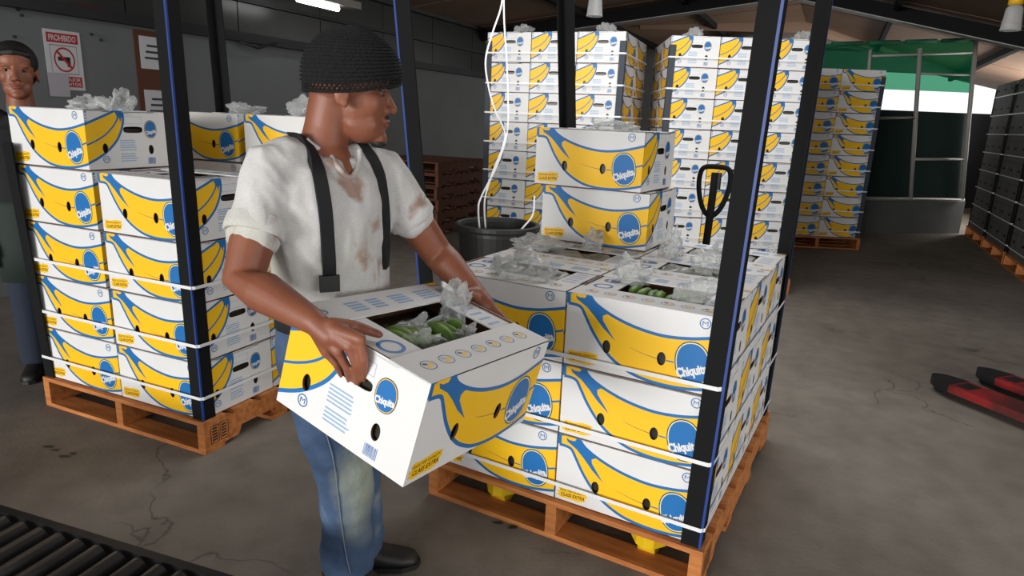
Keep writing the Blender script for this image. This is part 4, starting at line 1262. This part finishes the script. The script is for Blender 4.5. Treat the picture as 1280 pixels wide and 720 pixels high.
hand_fingers(sk, lwr, [hb(CW + .028, .235, CH - .012), hb(CW + .034, .205, CH - .016), hb(CW + .034, .178, CH - .018), hb(CW + .03, .152, CH - .022)],
             [hb(CW + .024, .24, CH - .05), hb(CW + .026, .21, CH - .055), hb(CW + .026, .18, CH - .056), hb(CW + .022, .155, CH - .052)],
             [hb(CW - .004, .24, CH - .078), hb(CW - .004, .21, CH - .080), hb(CW - .004, .185, CH - .080), hb(CW + .004, .16, CH - .074)],
             [lwr.lerp(hb(CW, .25, CH + .03), .5), hb(CW - .02, .275, CH + .022), hb(CW - .05, .275, CH + .012)], M_SKIN)
body = link('body', remesh(sk, .0036, 9, M_SKIN), W1); body['label'] = 'brown skin of head, neck, arms and hands'
eyes(HMu, W1); mouth(HMu, W1)
mu = MB().tube([HMu @ Vector((.0985 - 14 * y * y, y, -.0505 - 3 * y * y)) for y in (-.024, -.013, -.004, .004, .013, .024)], [.002, .004, .003, .003, .004, .002], M_HAIR, 8).build('moustache', W1)
be = MB().ellipsoid(HMu @ Vector((.080, 0, -.113)), (.020, .026, .011), M_HAIR, HMu.to_3x3(), 14, 8).build('chin_beard', W1)
# shirt: torso and loose short sleeves grown into one cloth
sh = MB()
tor = [(hip.lerp(waist, .65), .158, .112), (waist, .160, .115), (waist.lerp(chest, .35), .164, .118), (waist.lerp(chest, .7), .178, .124), (chest, .190, .126), (chest.lerp(neck, .45), .188, .112), (chest.lerp(neck, .72), .150, .092), (chest.lerp(neck, .90), .088, .078)]
sh.loft([ring_pts(c, ldir, fdir, rx, ry) for c, rx, ry in tor], M_SHIRT)
for s_, e_, fl in ((rsh, relb, .56), (lsh, lelb, .50)):
    inn = s_.lerp(neck, .45)
    sh.chain([inn, s_ + Vector((0, 0, .005)), s_.lerp(e_, .25), s_.lerp(e_, fl - .06), s_.lerp(e_, fl)], [.064, .066, .066, .064, .063], M_SHIRT, 20)
sh.chain([neck + ldir * .06 - Vector((0, 0, .035)), neck - ldir * .06 - Vector((0, 0, .035))], [.055, .055], M_SHIRT, 14)
shm = remesh(sh, .007, 5, M_SHIRT)
for v in shm.vertices:                      # soft folds in the jersey
    p = v.co; d = noise.noise(Vector((p.x * 14, p.y * 14, p.z * 6))) * .5 + noise.noise(Vector((p.x * 26 + 5, p.y * 26, p.z * 12))) * .3
    q = Vector((p.x * 11, p.y * 11, p.z * 7 + (p.x - p.y) * 6))
    rid = .45 - abs(noise.noise(q)) - .5 * abs(noise.noise(q * 2.1 + Vector((3, 1, 7))))
    v.co = p + v.normal * (d * .010 + rid * .013)
shirt = link('t_shirt', shm, W1); shirt['label'] = 'grey T-shirt with brown and green stains'
bvh = BVHTree.FromPolygons([v.co.copy() for v in shm.vertices], [tuple(p.vertices) for p in shm.polygons])
for s_, e_, fl, r in ((rsh, relb, .57, .063), (lsh, lelb, .51, .063)):       # turned-up cuffs
    c = s_.lerp(e_, fl); t = (e_ - s_).normalized(); a = t.orthogonal().normalized(); b = t.cross(a)
    mb = MB(); 
    for rr_, q in ((r + .003, -.030), (r + .006, -.010), (r + .006, .008), (r + .002, .011), (r - .006, .008), (r - .008, -.026)):
        for j in range(26):
            w = 2 * PI * j / 26; k = rr_ * (1 + .03 * math.sin(3 * w + 1))
            mb.vert(c + t * q + a * math.cos(w) * k + b * math.sin(w) * k)
    for i in range(5):
        for j in range(26): mb.face((i * 26 + j, i * 26 + (j + 1) % 26, i * 26 + 26 + (j + 1) % 26, i * 26 + 26 + j), M_SHIRT, True)
    mb.build('sleeve_cuff', W1)
def on_shirt(px, py, off=.004):
    d = ray(px, py).normalized(); h = bvh.ray_cast(CAM, d)
    if h[0] is None:
        n = bvh.find_nearest(CAM + d * 1.72); return n[0] + n[1] * off, n[1]
    return h[0] + h[1] * off, h[1]
def strip(name, pix, w, m, off=.005, th=.003):
    P = [on_shirt(*q, off) for q in pix]; mb = MB(); N = []
    pts = smooth_path([p for p, _ in P], 6); nr = smooth_path([tuple(n) for _, n in P], 6)
    for i, p in enumerate(pts):
        t = (pts[min(i + 1, len(pts) - 1)] - pts[max(i - 1, 0)]).normalized(); n = nr[i].normalized(); s = t.cross(n).normalized()
        N.append([mb.vert(p + s * a + n * b) for a, b in ((-w / 2, -.012), (-w / 2, th), (w / 2, th), (w / 2, -.012))])
    for i in range(len(pts) - 1):
        for k in range(4): mb.face((N[i][k], N[i][(k + 1) % 4], N[i + 1][(k + 1) % 4], N[i + 1][k]), m, False)
    mb.face(N[0], m); mb.face(N[-1][::-1], m)
    o = mb.build(name, W1); return o
strip('brace_strap', [(358, 160), (378, 170), (391, 195), (400, 225), (406, 262), (409, 300), (411, 335), (411, 358)], .032, M_BLACK)['label'] = 'wide black brace strap'
strip('brace_strap', [(446, 176), (461, 192), (472, 212), (478, 238), (481, 265), (482, 300), (481, 335)], .026, M_BLACK)['label'] = 'wide black brace strap'
p_, n_ = on_shirt(411, 352, .008)
mb = MB(); s_ = n_.cross(Vector((0, 0, 1))).normalized(); u_ = Vector((0, 0, 1))
for a, b, c in ((-.024, -.02, 0), (.024, -.02, 0), (.024, .02, 0), (-.024, .02, 0), (-.024, -.02, .008), (.024, -.02, .008), (.024, .02, .008), (-.024, .02, .008)): mb.vert(p_ + s_ * a + u_ * b + n_ * c)
for q in ((0,3,2,1),(4,5,6,7),(0,1,5,4),(1,2,6,5),(2,3,7,6),(3,0,4,7)): mb.face(q, M_RUBBER)
mb.build('brace_buckle', W1)
nk = MB()                                    # ribbed neckline
npx = [(386, 166), (398, 178), (410, 193), (421, 208), (430, 219), (438, 222), (445, 214), (449, 200), (449, 188)]
P = [on_shirt(*q, .002)[0] for q in npx]
nk.tube(smooth_path(P, 6), .0075, M_SHIRT, 8).build('neckband', W1)
# belt and jeans
belt = MB(); bc_ = hip.lerp(waist, .62)
R0 = ring_pts(bc_ - Vector((0, 0, .02)), ldir, fdir, .168, .122); R1 = ring_pts(bc_ + Vector((0, 0, .02)), ldir, fdir, .168, .122)
belt.loft([R0, R1], M_BLACK).build('belt', W1)
jn = MB()
jn.loft([ring_pts(c, ldir, fdir, rx, ry) for c, rx, ry in ((bc_ + Vector((0, 0, .01)), .160, .115), (hip.lerp(waist, .3), .172, .125), (hip, .178, .130), (hip - Vector((0, 0, .07)), .165, .12))], M_JEANS)
rhip = hip - ldir * .07 - Vector((0, 0, .04)); lhip = hip + ldir * .075 - Vector((0, 0, .04))
rkn, ran = at_d(432, 600, 1.92), at_d(436, 728, 2.06)
ran = Vector((ran.x, ran.y, .085)); 
lan = at_z(452, 676, .09); lkn = lhip.lerp(lan, .55) + Vector((-.03, .02, 0))
jn.chain([rhip, rhip.lerp(rkn, .5), rkn, rkn.lerp(ran, .5), ran], [.098, .092, .080, .078, .080], M_JEANS, 20)
jn.chain([lhip, lhip.lerp(lkn, .5), lkn, lkn.lerp(lan, .5), lan], [.098, .090, .078, .074, .072], M_JEANS, 20)
jm = remesh(jn, .008, 4, M_JEANS)
for v in jm.vertices:
    p = v.co; low = max(0, 1 - abs(p.z - .25) / .35)
    d = noise.noise(Vector((p.x * 9, p.y * 9, p.z * 22))) * .008 * low + noise.noise(Vector((p.x * 18, p.y * 18, p.z * 12))) * .006
    v.co = p + v.normal * d
link('jeans', jm, W1)['label'] = 'worn blue jeans with pale dusty thigh'
jb = BVHTree.FromPolygons([v.co.copy() for v in jm.vertices], [tuple(p.vertices) for p in jm.polygons])
sp_ = []
for q in ((408, 540), (416, 570), (421, 600), (424, 630), (428, 660), (432, 690), (438, 716)):
    h = jb.ray_cast(CAM, ray(*q).normalized())
    if h[0] is not None: sp_.append(h[0] + h[1] * .004)
if len(sp_) > 2: MB().tube(smooth_path(sp_, 4), .0018, mat('pale_thread', (104, 116, 130), .8), 6).build('side_seam', W1)
def shoe(an, toe, parent, name='shoe'):
    toe = Vector(toe).normalized(); sd = Vector((-toe.y, toe.x, 0)); b = Vector((an.x, an.y, 0)); mb = MB()
    rings = []
    for x, w, h in ((-.085, .020, .03), (-.075, .036, .07), (-.03, .042, .10), (.03, .043, .085), (.08, .046, .062), (.13, .045, .050), (.165, .034, .042), (.178, .016, .03)):
        rings.append([b + toe * x + sd * (w * math.cos(2 * PI * j / 16)) + Vector((0, 0, h / 2 + h / 2 * math.sin(2 * PI * j / 16) * (1 if math.sin(2 * PI * j / 16) > 0 else .98) + .004)) for j in range(16)])
    mb.loft(rings, M_RUBBER); o = mb.build(name, parent)
    pr = [(x, w) for x, w in ((-.09, .028), (-.03, .042), (.06, .046), (.13, .048), (.175, .03), (.187, 0), (.175, -.03), (.13, -.048), (.06, -.046), (-.03, -.042), (-.09, -.028))]
    MB().prism(pr, 0.001, .018, M_RUBBER, lambda x, y, z: b + toe * x + sd * z + Vector((0, 0, y))).build('shoe_sole', o)
    return o
shoe(lan, Vector((.98, .1, 0)), W1); shoe(ran, fdir, W1)
# knitted net cap
cap = MB(); nc, nr_ = 44, 12
def cap_pt(th, w, g):
    """w 0 at the crown, 1 at the rim; g is the stand-off"""
    ph = w * (1.88 - .20 * math.cos(th) - .05 * math.cos(2 * th))
    r = (.106 + g, .086 + g, .098 + g)
    z = math.cos(ph)
    k = math.sin(min(ph, PI / 2)) if ph < PI / 2 else 1 - .06 * (ph - PI / 2)
    return HMu @ Vector((.010 + r[0] * k * math.cos(th), r[1] * k * math.sin(th), .034 + r[2] * z))
rows = [[cap_pt(2 * PI * j / nc, i / nr_, .004) for j in range(nc)] for i in range(nr_ + 1)]
mb = MB(); top = mb.vert(cap_pt(0, 0, .004)); idx = []
for i in range(1, nr_ + 1): idx.append([mb.vert(p) for p in rows[i]])
M_KNIT = mat('black_knit', (17, 17, 18), .95, bump=1.0, bscale=170)
for j in range(nc): mb.face((top, idx[0][j], idx[0][(j + 1) % nc]), M_KNIT, True)
solid = 10
for i in range(solid):
    for j in range(nc):
        k = (j + 1) % nc; mb.face((idx[i][j], idx[i + 1][j], idx[i + 1][k], idx[i][k]), M_KNIT, True)
cp = mb.build('net_cap', W1); cp['label'] = 'black crocheted net cap'
tm = cp.modifiers.new('t', 'SOLIDIFY'); tm.thickness = .004; tm.offset = 1
# crochet rows standing proud of the cap, and the open lace at its rim
kn = MB()
for i in range(1, solid + 1):
    for h in (0, .5):
        w = (i + h) / nr_
        if w > (solid + .6) / nr_: continue
        kn.tube([cap_pt(2 * PI * (j + (.5 if h else 0)) / 88, w, .0085 + (.0018 if j % 2 else 0)) for j in range(88)], .0028, M_KNIT, 5, closed=True)
kn.build('crochet_rows', cp)
lc = MB(); n2 = 60
for k in range(n2):
    a = 2 * PI * k / n2
    for sgn in (-1, 1):
        lc.tube([cap_pt(a, solid / nr_ + .02, .007), cap_pt(a + sgn * 2 * PI / n2, 11.2 / nr_, .006), cap_pt(a, 11.95 / nr_, .007)], .0022, M_KNIT, 5)
lc.tube([cap_pt(2 * PI * k / 60, 1.0, .007) for k in range(60)], .003, M_KNIT, 6, closed=True)
lc.build('lace_rim', cp)

# --- second person behind the strapped stack
W2 = thing('person', 'person in dark clothes standing beyond the strapped stack, under the sign', 'person')
hc2 = at_d(20, 90, 3.20)
f2 = Vector((.55, -.83, .02)).normalized(); l2 = Vector((0, 0, 1)).cross(f2).normalized(); u2 = f2.cross(l2)
H2 = Matrix.Identity(4); S2 = 1.08
for i in range(3): H2[i][0], H2[i][1], H2[i][2], H2[i][3] = f2[i] * S2, l2[i] * S2, u2[i] * S2, hc2[i]
g2 = at_z(14, 462, 0); base2 = Vector((hc2.x - .06, hc2.y + .02, 0))
n2_ = hc2 + Vector((-.02, .03, -.19)); fl2 = Vector((f2.x, f2.y, 0)).normalized(); ll2 = Vector((-fl2.y, fl2.x, 0))
sk = MB(); head_shapes(sk, H2, M_SKIN, n2_)
sR, sL = n2_ - ll2 * .185 - Vector((0, 0, .07)), n2_ + ll2 * .185 - Vector((0, 0, .07))
hands2 = []
for s_, q in ((sR, -1), (sL, 1)):
    el = s_ + Vector((0, 0, -.28)) + ll2 * q * .03; wr = el + Vector((0, 0, -.24)) + fl2 * .06
    sk.chain([s_, s_.lerp(el, .5), el, el.lerp(wr, .3), wr], [.06, .052, .044, .043, .027], M_SKIN, 14)
    kn_ = [wr + Vector((0, 0, -.085)) + fl2 * (.03 - .02 * i) for i in range(4)]
    hand_fingers(sk, wr, kn_, [p + Vector((0, 0, -.04)) - ll2 * q * .006 for p in kn_], [p + Vector((0, 0, -.07)) - ll2 * q * .02 for p in kn_], [wr + Vector((0, 0, -.02)) + fl2 * .015, wr + Vector((0, 0, -.06)) + fl2 * .045, wr + Vector((0, 0, -.095)) + fl2 * .05], M_SKIN)
link('body', remesh(sk, .005, 3, M_SKIN), W2)
eyes(H2, W2); mouth(H2, W2)
hr = MB(); hr.ellipsoid(H2 @ Vector((-.022, 0, .046)), (.106, .087, .090), M_HAIR, H2.to_3x3(), 24, 14)
hr.chain([H2 @ Vector((.066, -.05, .070)), H2 @ Vector((.082, 0, .078)), H2 @ Vector((.066, .05, .070))], [.016, .018, .016], M_HAIR)
hr.ellipsoid(H2 @ Vector((-.05, 0, .0)), (.062, .08, .07), M_HAIR, H2.to_3x3(), 20, 12)
link('hair', remesh(hr, .006, 2, M_HAIR), W2)
t2 = MB(); c2 = Vector((n2_.x, n2_.y, 0))
M_TEE = mat('black_tee', (20, 20, 24), .9); M_TROU = mat('dark_green_apron', (26, 40, 34), .8)
t2.loft([ring_pts(c2 + Vector((0, 0, z)), ll2, fl2, rx, ry) for z, rx, ry in ((.88, .165, .12), (1.0, .165, .12), (1.15, .185, .125), (1.27, .19, .115), (n2_.z - .06, .14, .085), (n2_.z - .015, .075, .07))], M_TEE)
for s_, q in ((sR, -1), (sL, 1)):
    el = s_ + Vector((0, 0, -.28)) + ll2 * q * .03
    t2.chain([s_.lerp(n2_, .4), s_, s_.lerp(el, .55)], [.065, .074, .074], M_TEE, 16)
link('dark_shirt', remesh(t2, .009, 4, M_TEE), W2)
a2 = MB(); a2.loft([ring_pts(c2 + Vector((0, 0, z)), ll2, fl2, rx, ry) for z, rx, ry in ((.52, .185, .135), (.7, .18, .135), (.90, .175, .13), (.93, .165, .12))], M_TROU).build('apron', W2)['label'] = 'dark green apron'
j2 = MB(); j2.ellipsoid(c2 + Vector((0, 0, .85)), (.15, .12, .12), M_JEANS)
M_J2 = mat('dark_denim', (30, 38, 54), .9)
for q in (-1, 1):
    h_ = c2 + ll2 * q * .085; j2.chain([h_ + Vector((0, 0, .82)), h_ + Vector((0, 0, .47)) + fl2 * .02, h_ + Vector((0, 0, .09))], [.092, .075, .07], M_J2, 16)
    shoe(h_, fl2 + ll2 * q * .2, W2)
link('jeans', remesh(j2, .01, 3, M_J2), W2)
